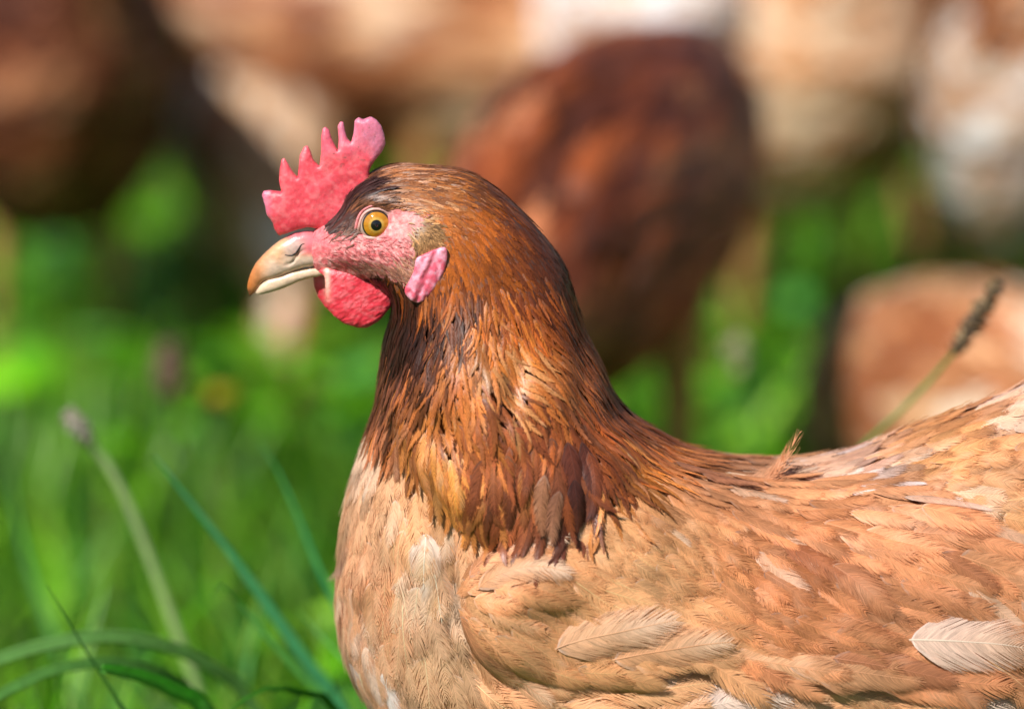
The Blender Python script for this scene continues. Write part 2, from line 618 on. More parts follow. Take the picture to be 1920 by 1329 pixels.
    if shaft:
        # pigment is never even: soft blotches and paler flecks along the vane
        k1 = fbm(V[..., 0] / 34, V[..., 1] / 34, V[..., 2] / 34 + (np.arange(n) * 0.37 % 50)[:, None], 2)
        k2 = vnoise(V[..., 0] / 9, V[..., 1] / 9, (np.arange(n) * 1.7 % 90)[:, None])
        C = C * (0.72 + 0.56 * k1 + 0.0)[..., None] * (0.90 + 0.2 * k2)[..., None]
        pl = np.clip((k1 - 0.60) * 4, 0, 1)[..., None] * 0.35
        C = C * (1 - pl) + (C * 0.4 + 0.6 * C.mean(-1, keepdims=True) * np.array([1.85, 1.42, 1.08])) * pl
    if shaft:
        w = (np.clip(0.016 * W, 0.25, 1.4)[:, None] * np.linspace(1, 0.25, K + 1)[None, :])[..., None]
        RR = R + N2 * 0.5
        sv = np.stack([RR - Sd2 * w, RR + N2 * w, RR + Sd2 * w], 2).reshape(n, (K + 1) * 3, 3)
        sc = np.clip(c0 * 1.15 + 0.02, 0, 0.9)[:, None, :] + np.zeros((n, (K + 1) * 3, 1))
        su = np.zeros((n, (K + 1) * 3, 2))
        si = nv + np.arange((K + 1) * 3).reshape(K + 1, 3)
        sf = np.concatenate([np.stack([si[:-1, m], si[:-1, m + 1], si[1:, m + 1], si[1:, m]], 1) for m in (0, 1)])
        NN = np.concatenate([NN, np.repeat(N2, 3, 1)], 1)
        V, C, U = np.concatenate([V, sv], 1), np.concatenate([C, sc], 1), np.concatenate([U, su], 1)
        F = np.concatenate([F, sf])
    NN = NN / (np.linalg.norm(NN, axis=-1)[..., None] + 1e-9)
    C = C / np.maximum(C.max(-1, keepdims=True) / 0.86, 1.0)
    return V, np.maximum(C, 0.002), np.concatenate([U, NN], -1), F

def join_feathers(parts):
    """list of (V, C, U, F) with per-feather arrays -> one vertex soup"""
    Vs, Cs, Us, Fs, base = [], [], [], [], 0
    for V, C, U, F in parts:
        n, k = V.shape[:2]
        if n == 0:
            continue
        Vs.append(V.reshape(-1, 3)); Cs.append(C.reshape(-1, 3)); Us.append(U.reshape(-1, 5))
        Fs.append((F[None] + (np.arange(n) * k)[:, None, None] + base).reshape(-1, 4))
        base += n * k
    return np.concatenate(Vs), np.concatenate(Cs), np.concatenate(Us), np.concatenate(Fs)

def darts(cands, rad):
    """3-D dart throwing, rad per candidate"""
    keep, cell = [], {}
    g = float(np.max(rad)) if len(rad) else 1.0
    C = cands.tolist(); R = rad.tolist()
    for i in range(len(C)):
        x, y, z = C[i]
        r = R[i]
        k = (int(x // g), int(y // g), int(z // g))
        ok = True
        for a in (-1, 0, 1):
            for b in (-1, 0, 1):
                for c in (-1, 0, 1):
                    for (x2, y2, z2) in cell.get((k[0] + a, k[1] + b, k[2] + c), ()):
                        if (x - x2) ** 2 + (y - y2) ** 2 + (z - z2) ** 2 < r * r:
                            ok = False
                            break
                    if not ok: break
                if not ok: break
            if not ok: break
        if ok:
            cell.setdefault(k, []).append((x, y, z))
            keep.append(i)
    return np.array(keep, int)

# control rows: photo x, y, r, g, b, length, width, direction in degrees (0 right, 90 down), pointedness
class Rows:
    def __init__(self, rows, sig=42.0, sat=1.0, gain=1.0):
        A = np.array(rows, float)
        self.xy, self.c = A[:, :2], lin(A[:, 2:5])
        lum = (self.c @ np.array([0.3, 0.6, 0.1]))[:, None]
        c_ = np.maximum((lum + (self.c - lum) * sat) * gain * np.array([1.02, 0.95, 1.0]), 0.003)
        self.c = c_ / np.maximum(c_.max(1, keepdims=True) / 0.86, 1.0)
        self.L, self.W, self.p = np.log(A[:, 5]), np.log(A[:, 6]), A[:, 8]
        self.d = np.stack([np.cos(np.radians(A[:, 7])), np.sin(np.radians(A[:, 7]))], 1)
        self.sig = sig
    def __call__(self, x, y, mix=0.5):
        d2 = (x[:, None] - self.xy[None, :, 0]) ** 2 + (y[:, None] - self.xy[None, :, 1]) ** 2
        w = np.exp(-d2 / (2 * self.sig ** 2)) + 1e-3 / (1 + d2 / self.sig ** 2) ** 2
        w /= w.sum(1, keepdims=True)
        L, W, p, d = np.exp(w @ self.L), np.exp(w @ self.W), w @ self.p, w @ self.d
        cm = w @ self.c
        w2 = w ** 1.3
        cum = np.cumsum(w2 / w2.sum(1, keepdims=True), 1)
        pk = (cum < rng.random(len(x))[:, None]).sum(1).clip(0, len(self.c) - 1)
        c0 = cm * (1 - mix) + self.c[pk] * mix
        return L, W, p, np.arctan2(d[:, 1], d[:, 0]), c0, cm

# ------------------------------------------------------------------ the hen's form
BODY = [(578, 462), (584, 438), (600, 418), (632, 400), (655, 362), (692, 328), (740, 311), (800, 314), (868, 322), (925, 352),
        (978, 400), (1022, 450), (1056, 500), (1074, 552), (1092, 615), (1120, 672), (1146, 736), (1180, 782), (1235, 816), (1300, 850),
        (1390, 870), (1480, 872), (1560, 862), (1630, 842), (1710, 806), (1800, 776), (1920, 730), (2050, 665), (2180, 600),
        (2270, 600), (2310, 680), (2290, 820), (2250, 1000), (2210, 1200), (2110, 1410), (1930, 1570), (1670, 1690), (1350, 1760),
        (1050, 1720), (850, 1600), (770, 1430), (694, 1312), (652, 1240), (634, 1150), (636, 1070), (642, 990), (660, 900),
        (688, 820), (708, 750), (716, 690), (724, 630), (738, 588), (735, 555), (700, 530), (640, 517), (600, 512), (584, 496)]
body_poly = catmull(BODY, 9)
G0 = inflate(body_poly, 1.55, 4.0, 70)
G0.blur(2)
GU, GV = G0.grid()
H0 = np.sqrt(np.maximum(G0.G, 0))
IMX, IMY = proj(np.stack([GU, GV, H0], -1))      # photo pixel of every surface cell

def bump_from(poly_img, k, mx, st=6.0):
    f = inflate(catmull(poly_img, 10), 2.0, st, 20, outside=False, iters=150)
    b = mx * (1 - np.exp(-k * np.sqrt(np.maximum(f(IMX, IMY), 0)) / mx))
    b[(f(IMX, IMY) <= 0)] = 0
    return b * np.clip(H0 / 60.0, 0, 1)

WING = [(862, 1150), (868, 1085), (915, 1040), (1000, 1000), (1110, 950), (1250, 900), (1400, 892), (1550, 902), (1700, 940), (1850, 1000),
        (1990, 1060), (2140, 1140), (2260, 1215), (2200, 1262), (2050, 1262), (1920, 1248), (1750, 1272), (1600, 1282), (1480, 1268), (1300, 1240),
        (1100, 1250), (930, 1230)]
WINGBIG = [(870, 1150), (880, 1085), (925, 1040), (1000, 1000), (1110, 945), (1250, 890), (1400, 880), (1550, 885), (1700, 915), (1870, 975),
           (2010, 1030), (2170, 1110), (2330, 1230), (2250, 1330), (2050, 1350), (1920, 1350), (1750, 1350), (1600, 1350), (1480, 1330), (1300, 1290),
           (1100, 1280), (930, 1245)]
CAPE = [(760, 640), (850, 520), (1000, 520), (1080, 640), (1150, 780), (1190, 870), (1125, 975), (1060, 1030), (960, 1030), (900, 1010), (830, 930), (770, 850), (735, 740)]
bw = bump_from(WING, 0.75, 26)
bwb = bump_from(WINGBIG, 0.6, 26)
bc = bump_from(CAPE, 0.6, 44)

def layer(b):
    g = (H0 + b) ** 2
    return Field(G0.u0, G0.v0, G0.st, np.where(G0.G > 0, g, G0.G)).blur(2)

def rbump(cx, cy, sx, sy, a, rot=0.0):
    x, y = IMX - cx, IMY - cy
    c, s = math.cos(rot), math.sin(rot)
    X, Y = (x * c + y * s) / sx, (-x * s + y * c) / sy
    return a * np.exp(-(X * X + Y * Y))
# face relief: brow, socket, cheek, ear, jaw
face = rbump(700, 372, 55, 16, 12, 0.0) + rbump(706, 424, 42, 38, -12) + rbump(760, 470, 55, 28, 5, 0.3) + rbump(800, 440, 30, 34, 9) + rbump(650, 470, 40, 20, 4, 0.2) + rbump(640, 505, 60, 7, -4)
face = face * np.clip(H0 / 40.0, 0, 1)
# broad soft lobes of plumage so that the breast and side are not one smooth egg
lob = (fbm(GU / 120.0, GV / 150.0, 3.3, 2) - 0.5) * 34 * np.clip(H0 / 150, 0, 1) * np.clip((GV - 620) / 200, 0, 1)
lob += -rbump(860, 1130, 30, 120, 26, -0.15) + rbump(990, 1110, 120, 60, 30, -0.3) + rbump(950, 1200, 90, 50, 14, 0.4) + rbump(760, 1080, 60, 110, 14) + rbump(1250, 1330, 300, 60, 20) + rbump(1750, 1340, 200, 50, 14)
ruf = (fbm(GU / 42.0, GV / 85.0, 8.1, 2) - 0.5) * 42 * np.clip(H0 / 90, 0, 1) * np.clip((GV - 560) / 120, 0, 1)
ruf2 = (fbm(GU / 75.0, GV / 60.0, 5.7, 2) - 0.5) * 32 * np.clip(H0 / 120, 0, 1)
F_body = layer(face + lob + ruf2 * np.clip((GV - 700) / 100, 0, 1))
F_wing = layer(np.maximum(bwb, bc * 0.2) + lob + ruf2 * 0.6)
F_cape = layer(np.maximum(bc + 4, bwb * 0.95 + 8 * (bwb > 1)) * np.clip((IMY - 560) / 200, 0, 1) * np.clip(H0 / 50, 0, 1) + lob * 0.6 + face + ruf).blur(5)

def invert(x, y, fld):
    """hen-space surface point seen at photo pixel x, y"""
    u, v = np.array(x, float), np.array(y, float)
    for _ in range(6):
        w = np.sqrt(np.maximum(fld(u, v), 0))
        a, b = proj(np.stack([u, v, w], -1))
        u, v = u + (x - a), v + (y - b)
    return np.stack([u, v, np.sqrt(np.maximum(fld(u, v), 0))], -1)

HEN = empty('hen', (0, 0, 0))
# the Empty stands at the hen's feet
FOOT = to_world(np.array([1420.0, 1760.0, 0.0]))
HEN.location = (float(FOOT[0]), 0, 0)
tag(HEN, 'large sharply seen brown hen in profile with red comb, orange eye and pale buff breast', 'hen')
bpy.context.view_layer.update()
OFF = np.array(HEN.location)

def nrm_world(N, side=1.0):
    return np.stack([N[:, 0], -N[:, 2] * side, -N[:, 1]], 1)

def henpart(name, P, F, mat, parent=None, side=1.0, **kw):
    if kw.get('uvs') is not None:
        kw['nrm'] = nrm_world(kw['uvs'][:, 2:5], side)
        kw['uvs'] = kw['uvs'][:, :2]
    o = mesh_obj(name, to_world(P, side) - OFF, F, mat, HEN if parent is None else parent, **kw)
    o.matrix_parent_inverse = Matrix.Identity(4)
    return o

# bare face outline in the photograph
BARE = np.array([(500, 450), (540, 425), (600, 412), (618, 440), (640, 432), (664, 404), (700, 388), (750, 384), (800, 392), (832, 418),
                 (838, 470), (828, 520), (790, 545), (768, 556), (752, 535), (715, 522), (600, 530), (500, 530)], float)

def both_sides(P2, T, B, wfun):
    w = wfun(P2)
    w[B] = 0
    front = np.concatenate([P2, w[:, None]], 1)
    I = np.where(~B)[0]
    m = np.arange(len(P2))
    m[I] = len(P2) + np.arange(len(I))
    back = front[I] * np.array([1, 1, -1])
    return np.concatenate([front, back]), np.concatenate([T, m[T][:, ::-1]])

N_body = Rows([
 (720, 325, 175, 120, 78, 34, 9, 10, .6), (650, 385, 70, 38, 30, 46, 7, -52, .8), (690, 350, 75, 45, 35, 50, 8, -35, .8), (740, 360, 150, 95, 55, 34, 8, -12, .7),
 (790, 355, 195, 130, 75, 30, 9, 5, .6), (740, 318, 205, 170, 140, 40, 9, -5, .6), (800, 320, 110, 68, 45, 42, 9, 8, .7), (870, 330, 120, 75, 50, 42, 9, 18, .7),
 (830, 370, 195, 125, 65, 30, 9, 25, .6), (800, 375, 225, 180, 130, 24, 9, 18, .5), (860, 400, 185, 110, 52, 32, 9, 45, .6), (930, 370, 110, 62, 40, 44, 11, 36, .7),
 (900, 430, 170, 95, 42, 36, 10, 50, .6), (960, 420, 115, 65, 40, 46, 12, 48, .7), (870, 470, 190, 110, 45, 34, 10, 62, .6), (930, 490, 150, 85, 40, 40, 12, 60, .6),
 (1010, 470, 120, 66, 38, 50, 14, 54, .7), (1050, 520, 105, 58, 36, 54, 14, 62, .7), (980, 540, 120, 62, 35, 50, 14, 62, .7), (850, 540, 170, 95, 40, 38, 11, 85, .6),
 (900, 560, 190, 110, 48, 44, 13, 75, .6), (860, 600, 140, 75, 38, 44, 13, 88, .6), (790, 600, 72, 38, 26, 46, 13, 95, .7), (750, 620, 44, 24, 18, 46, 14, 98, .7),  # chin rows here and just below: dark brown, deepened with painted head shade
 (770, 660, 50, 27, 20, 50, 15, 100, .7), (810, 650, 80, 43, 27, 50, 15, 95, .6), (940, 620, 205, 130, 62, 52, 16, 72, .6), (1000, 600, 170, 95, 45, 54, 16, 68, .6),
 (1070, 600, 150, 85, 48, 60, 16, 66, .7), (1100, 660, 165, 105, 68, 66, 17, 66, .7), (1060, 680, 195, 125, 70, 68, 20, 66, .6), (880, 660, 205, 135, 75, 58, 19, 85, .5),
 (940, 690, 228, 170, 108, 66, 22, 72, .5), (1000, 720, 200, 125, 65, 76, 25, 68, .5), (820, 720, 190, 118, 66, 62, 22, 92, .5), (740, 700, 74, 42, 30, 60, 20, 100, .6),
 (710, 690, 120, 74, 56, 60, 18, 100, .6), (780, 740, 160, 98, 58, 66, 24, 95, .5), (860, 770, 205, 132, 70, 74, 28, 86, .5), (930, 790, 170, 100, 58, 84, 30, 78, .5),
 (1010, 800, 140, 78, 48, 90, 32, 72, .5), (1090, 760, 165, 95, 52, 84, 26, 66, .6), (1130, 740, 150, 95, 62, 76, 20, 64, .7), (730, 780, 165, 112, 76, 66, 26, 98, .4),
 (790, 830, 190, 128, 72, 80, 32, 92, .4), (850, 860, 232, 165, 88, 86, 34, 88, .4), (920, 880, 150, 85, 52, 96, 38, 86, .4), (1000, 890, 165, 100, 62, 96, 38, 82, .4),
 (1060, 900, 100, 52, 38, 96, 36, 84, .4), (1100, 860, 140, 78, 45, 92, 32, 74, .5), (1150, 820, 180, 105, 55, 84, 26, 62, .7), (1200, 860, 205, 135, 68, 80, 24, 56, .8),
 (870, 930, 205, 140, 80, 80, 34, 88, .4), (960, 950, 150, 88, 55, 84, 36, 90, .3), (1180, 790, 160, 105, 62, 70, 20, 48, .8), (1250, 840, 165, 112, 72, 76, 20, 38, .8),
 (1150, 900, 215, 150, 85, 80, 24, 62, .8), (700, 740, 135, 86, 60, 60, 22, 102, .5)], sat=1.06, gain=np.array([1.0, 0.95, 0.98]))
N_breast = Rows([
 (700, 850, 238, 210, 180, 66, 34, 100, .2), (760, 880, 225, 175, 122, 76, 38, 92, .2), (680, 930, 222, 178, 136, 72, 40, 100, .2), (730, 960, 232, 190, 145, 80, 46, 92, .1),
 (820, 940, 228, 178, 124, 80, 42, 88, .2), (800, 1030, 246, 215, 175, 84, 50, 88, .1), (670, 1010, 215, 170, 130, 74, 44, 104, .1), (640, 1080, 188, 150, 122, 60, 40, 112, .2),
 (860, 1020, 232, 185, 138, 76, 44, 84, .2), (740, 1070, 222, 165, 115, 84, 50, 92, .1), (800, 1100, 250, 228, 195, 76, 48, 90, 0), (690, 1110, 200, 150, 108, 84, 50, 96, .1),
 (740, 1160, 226, 182, 140, 86, 52, 88, .1), (820, 1180, 240, 205, 160, 84, 50, 76, .1), (650, 1170, 222, 185, 150, 80, 44, 92, .2), (700, 1230, 218, 180, 145, 86, 48, 78, .2),
 (780, 1250, 232, 195, 152, 90, 52, 72, .1), (860, 1260, 222, 175, 128, 96, 54, 55, .2), (690, 1300, 205, 165, 128, 86, 46, 70, .2), (900, 1180, 215, 160, 112, 90, 48, 40, .3),
 (960, 1240, 226, 180, 132, 110, 56, 25, .3), (1060, 1270, 224, 176, 126, 116, 58, 8, .3), (1180, 1270, 222, 176, 126, 116, 58, 0, .3), (1300, 1280, 224, 178, 130, 110, 56, -8, .3),
 (950, 1310, 228, 186, 140, 110, 56, 30, .2), (1100, 1320, 222, 178, 128, 116, 56, 2, .3), (1400, 1300, 226, 185, 142, 100, 50, -5, .3), (1520, 1310, 224, 180, 130, 100, 46, 0, .4),
 (1650, 1300, 205, 150, 98, 96, 46, 8, .4), (1760, 1310, 240, 225, 205, 90, 48, 4, .5), (1880, 1300, 215, 170, 122, 96, 46, 8, .4), (1340, 1320, 245, 235, 222, 80, 46, -12, .5),
 (1600, 1330, 222, 178, 130, 96, 46, 2, .4), (850, 1400, 215, 170, 125, 100, 56, 45, .2), (1500, 1500, 225, 185, 140, 110, 60, 10, .2), (2100, 1300, 215, 170, 120, 110, 50, 0, .2)], sat=1.0, gain=np.array([1.42, 1.38, 1.34]))
N_wing = Rows([
 (900, 1070, 205, 150, 104, 78, 36, -38, .3), (960, 1040, 190, 132, 88, 90, 38, -18, .3), (1040, 1040, 215, 165, 115, 62, 40, 20, .1), (1120, 1010, 226, 178, 126, 54, 38, 38, .1),
 (1190, 970, 218, 165, 112, 54, 34, 38, .1), (1250, 1000, 222, 170, 118, 58, 38, 36, .1), (1180, 1060, 226, 178, 125, 60, 42, 30, .1), (1290, 1070, 206, 148, 98, 72, 42, 34, .1),
 (1250, 930, 190, 135, 92, 74, 28, 34, .5), (1330, 900, 180, 130, 92, 84, 26, 30, .6), (1360, 960, 196, 135, 90, 84, 36, 34, .3), (1440, 930, 205, 152, 108, 90, 32, 24, .3),
 (950, 1110, 215, 165, 115, 92, 46, 34, .2), (930, 1170, 220, 172, 124, 96, 48, 42, .2), (1020, 1150, 215, 162, 110, 100, 48, 32, .2), (1100, 1120, 226, 180, 128, 90, 48, 18, .2),
 (1180, 1140, 230, 186, 138, 100, 50, 12, .2), (1080, 1210, 220, 170, 118, 106, 52, 20, .2), (1250, 1120, 226, 176, 124, 86, 46, 22, .2), (1350, 1050, 196, 135, 88, 90, 44, 34, .1),
 (1440, 1030, 178, 112, 68, 100, 46, 32, .1), (1520, 1000, 196, 135, 90, 104, 46, 30, .1), (1600, 960, 206, 152, 110, 108, 42, 24, .2), (1450, 1110, 188, 128, 84, 100, 50, 34, .1),
 (1340, 1150, 205, 146, 98, 96, 50, 24, .1), (1250, 1200, 222, 174, 124, 110, 54, 5, .2), (1420, 1180, 192, 132, 90, 104, 52, 30, .1), (1550, 1090, 188, 130, 88, 116, 54, 32, .1),
 (1530, 1180, 184, 126, 86, 116, 56, 24, .1), (1640, 1050, 192, 135, 92, 124, 54, 30, .1), (1680, 1140, 190, 134, 94, 124, 58, 20, .1), (1620, 1210, 196, 140, 98, 124, 54, 10, .1),
 (1750, 1010, 198, 140, 98, 128, 50, 26, .1), (1790, 1080, 202, 148, 104, 132, 56, 26, .1), (1880, 1100, 205, 152, 110, 140, 56, 28, .1), (1860, 1040, 200, 148, 108, 140, 48, 26, .1),
 (1500, 1245, 205, 155, 110, 130, 48, 6, .1), (2050, 1150, 200, 150, 108, 150, 56, 24, .1)], sat=1.04, gain=1.12)
N_back = Rows([
 (1350, 868, 165, 115, 78, 70, 22, 18, .6), (1280, 850, 150, 102, 68, 72, 20, 28, .7), (1430, 872, 190, 145, 110, 80, 28, 6, .4), (1500, 872, 218, 182, 150, 84, 32, 0, .2),
 (1560, 862, 170, 118, 84, 76, 32, -8, .2), (1620, 850, 215, 175, 138, 76, 34, -14, .2), (1700, 820, 200, 145, 96, 78, 36, -16, .1), (1790, 785, 185, 128, 84, 82, 38, -18, .1),
 (1870, 760, 225, 205, 182, 90, 36, -22, .1), (1680, 865, 200, 145, 94, 72, 38, -6, .1), (1780, 840, 212, 160, 106, 72, 40, -8, .1), (1870, 820, 192, 136, 88, 76, 42, -10, .1),
 (1580, 895, 236, 225, 218, 80, 22, 4, .4), (1660, 905, 196, 138, 88, 78, 36, 6, .1), (1760, 895, 208, 155, 100, 76, 40, 2, .1), (1860, 890, 200, 145, 95, 80, 42, 2, .1),
 (1720, 940, 190, 135, 88, 84, 40, 14, .1), (1800, 950, 225, 200, 170, 80, 38, 8, .1), (1880, 950, 212, 165, 112, 84, 42, 8, .1), (1860, 1000, 200, 150, 100, 84, 40, 14, .2),
 (2050, 800, 196, 140, 92, 110, 48, -8, .1), (2150, 900, 196, 140, 92, 110, 48, 0, .1), (2150, 1100, 200, 150, 105, 110, 48, 10, .1)], sat=1.04, gain=1.12)

def base_col(ix, iy):
    """ground tint of the skin and down under the feathers"""
    n = Rows.__call__
    allr = [N_body, N_breast, N_wing, N_back]
    best, bd = None, None
    for r in allr:
        d2 = ((ix[:, None] - r.xy[None, :, 0]) ** 2 + (iy[:, None] - r.xy[None, :, 1]) ** 2).min(1)
        c = r(ix, iy, 0)[5]
        if best is None:
            best, bd = c.copy(), d2
        else:
            m = d2 < bd
            best[m] = c[m]
            bd = np.minimum(bd, d2)
    return best

# body mesh: one continuous skin from face to tail
P2, T, B = fill2d(body_poly, 16.0, [(3.0, (548, 385, 850, 575)), ])
def wbody(p):
    w = np.sqrt(np.maximum(F_body(p[:, 0], p[:, 1]), 0.0))
    return w * 0.985
PB, FB = both_sides(P2, T, B, wbody)
ix, iy = proj(PB * np.array([1, 1, 1]))
ixa, iya = proj(np.concatenate([PB[:, :2], np.abs(PB[:, 2:])], 1))
bare = inside(BARE, ixa, iya)
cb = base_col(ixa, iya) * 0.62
n1 = fbm(ixa / 6, iya / 4, 1.0, 2)
n2 = fbm(ixa / 30, iya / 22, 2.0, 2)
pink, pale, red, dusk = lin((224, 116, 120)), lin((238, 182, 178)), lin((204, 82, 90)), lin((148, 98, 78))
cf = pink + (pale - pink) * np.clip((n1 - 0.45) * 2.4, 0, 0.8)[:, None]
cf = cf + (red - cf) * np.clip((0.40 - n1) * 6, 0, 0.8)[:, None]
cf = cf + (pale - cf) * (0.45 * np.exp(-(((ixa - 775) / 40) ** 2 + ((iya - 420) / 50) ** 2)))[:, None]
wfh = np.exp(-(((ixa - 570) / 50) ** 2 + ((iya - 442) / 26) ** 2))[:, None]
cf = cf + (lin((238, 112, 122)) - cf) * wfh
dk = np.exp(-((ixa - 715) / 75) ** 2 - ((iya - 505 - (ixa - 715) * 0.12) / 14) ** 2) * 0.6 + np.exp(-((ixa - 648) / 22) ** 2 - ((iya - 428) / 20) ** 2) * 0.7 + np.exp(-((ixa - 800) / 34) ** 2 - ((iya - 447) / 36) ** 2)
dk = np.clip(dk * (0.3 + n1), 0, 0.7)
cf = cf + (dusk - cf) * dk[:, None]
cb[bare] = cf[bare]
# fine papillae in the face skin
dsp = (fbm(PB[:, 0] / 5.0, PB[:, 1] / 5.0, 9.0, 2) - 0.5) * 3.4 * bare * np.clip(np.abs(PB[:, 2]) / 20, 0, 1)
PB[:, 2] += np.sign(PB[:, 2]) * dsp
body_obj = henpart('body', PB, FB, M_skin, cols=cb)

# -------------------------------------------------------------- comb, wattles, ear lobes, beak
def plate(name, poly_img, wc, tmax, mat, colf, wrinkle=None, res=5.0, c=2.0, side=1.0, parent=None, k=1.0, lean=0.0, smooth=2):
    poly = linres(poly_img, max(2.0, res * 0.7), smooth)
    # shift the outline so that the part, standing off the mid plane by wc, is seen where the photo has it
    a, b = proj(np.stack([poly[:, 0], poly[:, 1], np.full(len(poly), wc)], -1))
    poly = poly + (poly - np.stack([a, b], 1))
    f = inflate(poly, c, 2.0 if tmax < 60 else 4.0, 12, outside=False, iters=200)
    p, t, bd = fill2d(poly, res)
    th = tmax * (1 - np.exp(-k * np.sqrt(np.maximum(f(p[:, 0], p[:, 1]), 0)) / tmax))
    P, F = both_sides(p, t, bd, lambda q: th.copy())
    if wrinkle is not None:
        P[:, 2] += np.sign(P[:, 2]) * wrinkle(P) * np.clip(np.abs(P[:, 2]) / (0.5 * tmax), 0, 1)
    P[:, 2] += wc + lean * (P[:, 1] - poly[:, 1].mean())
    x, y = proj(P)
    return henpart(name, P, F, mat, parent, side, cols=colf(x, y, P))

COMB = [(523, 442), (514, 428), (512, 417), (500, 402), (497, 385), (491, 366), (494, 358), (506, 357), (528, 360), (523, 339), (524, 319), (528, 299),
        (533, 296), (538, 303), (549, 322), (558, 333), (560, 312), (562, 291), (570, 275), (577, 273), (582, 283), (587, 299), (599, 313), (602, 286),
        (602, 256), (605, 241), (611, 238), (617, 243), (622, 260), (633, 283), (635, 263), (633, 236), (638, 228), (644, 229), (647, 246), (651, 260),
        (658, 268), (663, 250), (665, 226), (673, 220), (680, 225), (695, 219), (706, 225), (715, 236), (721, 253), (723, 270), (717, 284), (705, 298),
        (697, 309), (692, 322), (700, 345), (690, 370), (660, 400), (640, 425), (618, 432), (579, 424), (556, 430), (536, 437)]
def comb_col(x, y, P):
    n = fbm(x / 9, y / 9, 4.0, 3)
    c = lin((220, 74, 88)) + (lin((234, 122, 128)) - lin((220, 74, 88))) * np.clip((n - 0.5) * 2 + 0.2, 0, 0.6)[:, None]
    tip = np.clip((300 - y) / 80, 0, 1) * np.clip((x - 560) / 100, 0, 1) + np.clip((x - 690) / 26, 0, 1) * 0.8 + np.clip((512 - x) / 22, 0, 0.6)
    tip = np.clip(tip * (0.6 + 0.8 * vnoise(x / 14, y / 14, 2)), 0, 0.75)
    c = c + (lin((205, 128, 158)) - c) * tip[:, None]
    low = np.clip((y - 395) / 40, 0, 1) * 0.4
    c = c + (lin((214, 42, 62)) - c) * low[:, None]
    dirt = np.clip((vnoise(x / 4, y / 4, 7) - 0.82) * 7, 0, 1) * np.clip((360 - y) / 60, 0, 1) * 0.7
    return c + (lin((120, 75, 68)) - c) * dirt[:, None]
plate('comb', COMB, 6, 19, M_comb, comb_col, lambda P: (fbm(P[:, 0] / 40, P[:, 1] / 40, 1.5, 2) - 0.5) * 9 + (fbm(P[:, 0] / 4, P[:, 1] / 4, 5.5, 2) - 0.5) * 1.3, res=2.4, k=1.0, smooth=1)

WAT = [(596, 508), (609, 518), (610, 551), (614, 571), (625, 591), (645, 606), (672, 614), (690, 613), (711, 601), (731, 577), (741, 554), (742, 536), (732, 522), (705, 512), (672, 506), (639, 502), (615, 500)]
WAT2 = [(588, 505), (587, 522), (588, 535), (596, 556), (609, 574), (626, 590), (650, 600), (690, 592), (712, 560), (700, 515), (640, 503)]
def wat_col(x, y, P):
    n = fbm(x / 12, y / 6, 14.0, 3)
    c = lin((212, 54, 70)) + (lin((226, 104, 112)) - lin((212, 54, 70))) * np.clip((n - 0.45) * 3, 0, 0.7)[:, None]
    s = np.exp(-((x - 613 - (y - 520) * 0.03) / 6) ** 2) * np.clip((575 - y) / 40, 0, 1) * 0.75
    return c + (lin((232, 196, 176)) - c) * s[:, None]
def wat_wr(P):
    x, y = P[:, 0], P[:, 1]
    q = y + 9 * np.sin(x / 23.0) + (x - 670) * 0.35
    wx, wy = x + 9 * fbm(x / 15, y / 15, 4.0, 2), y + 0.45 * x + 10 * fbm(x / 17, y / 17, 8.0, 2)
    r1 = np.abs(2 * vnoise(wx / 13, wy / 4.2, 3.0) - 1)
    r2 = np.abs(2 * vnoise(wx / 8, wy / 6.5, 13.0) - 1)
    return 1.5 * r1 + 0.9 * r2 + (fbm(x / 30, y / 30, 6.0, 2) - 0.5) * 5
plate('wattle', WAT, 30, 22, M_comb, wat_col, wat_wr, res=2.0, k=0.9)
plate('wattle', WAT2, -24, 18, M_comb, wat_col, wat_wr, res=4)

EAR = [(781, 484), (796, 476), (817, 467), (835, 463), (839, 476), (837, 494), (832, 512), (823, 530), (810, 548), (795, 563), (783, 569), (769, 562), (760, 552), (759, 541), (767, 527), (776, 507), (778, 494)]
def ear_col(x, y, P):
    d = np.abs((x - 798) + (y - 512) * 0.42)
    n = fbm(x / 8, y / 8, 24.0, 3)
    c = lin((226, 98, 122)) + (lin((234, 172, 192)) - lin((226, 98, 122))) * np.clip((n - 0.36) * 2.6, 0, 0.85)[:, None]
    c = c + (lin((212, 60, 88)) - c) * (np.clip(1 - d / 7, 0, 1) * 0.7 * np.clip((n - .3) * 4, 0, 1))[:, None]
    ed = np.clip(((776 - (y - 500) * 0.22) - x) / 12 + 0.4, 0, 1) * 0.6
    return c + (lin((214, 60, 84)) - c) * ed[:, None]
def ear_wr(P):
    d = (P[:, 0] - 798) + (P[:, 1] - 500) * 0.42
    d = d + 8 * (fbm(P[:, 0] / 14, P[:, 1] / 14, 2.0, 2) - .5)
    return -1.8 * np.exp(-(d / 5) ** 2) * (P[:, 1] < 548) + 1.5 * np.exp(-((d + 10) / 6) ** 2) + (fbm(P[:, 0] / 6, P[:, 1] / 9, 6.0, 3) - 0.5) * 3.2
earw = float(invert([800.0], [515.0], F_body)[0, 2])
for sd in (1, -1):
    plate('ear_lobe', catmull(EAR, 5), earw + 4, 10, M_comb, ear_col, ear_wr, res=2.4, side=sd, k=0.9, lean=-0.06)

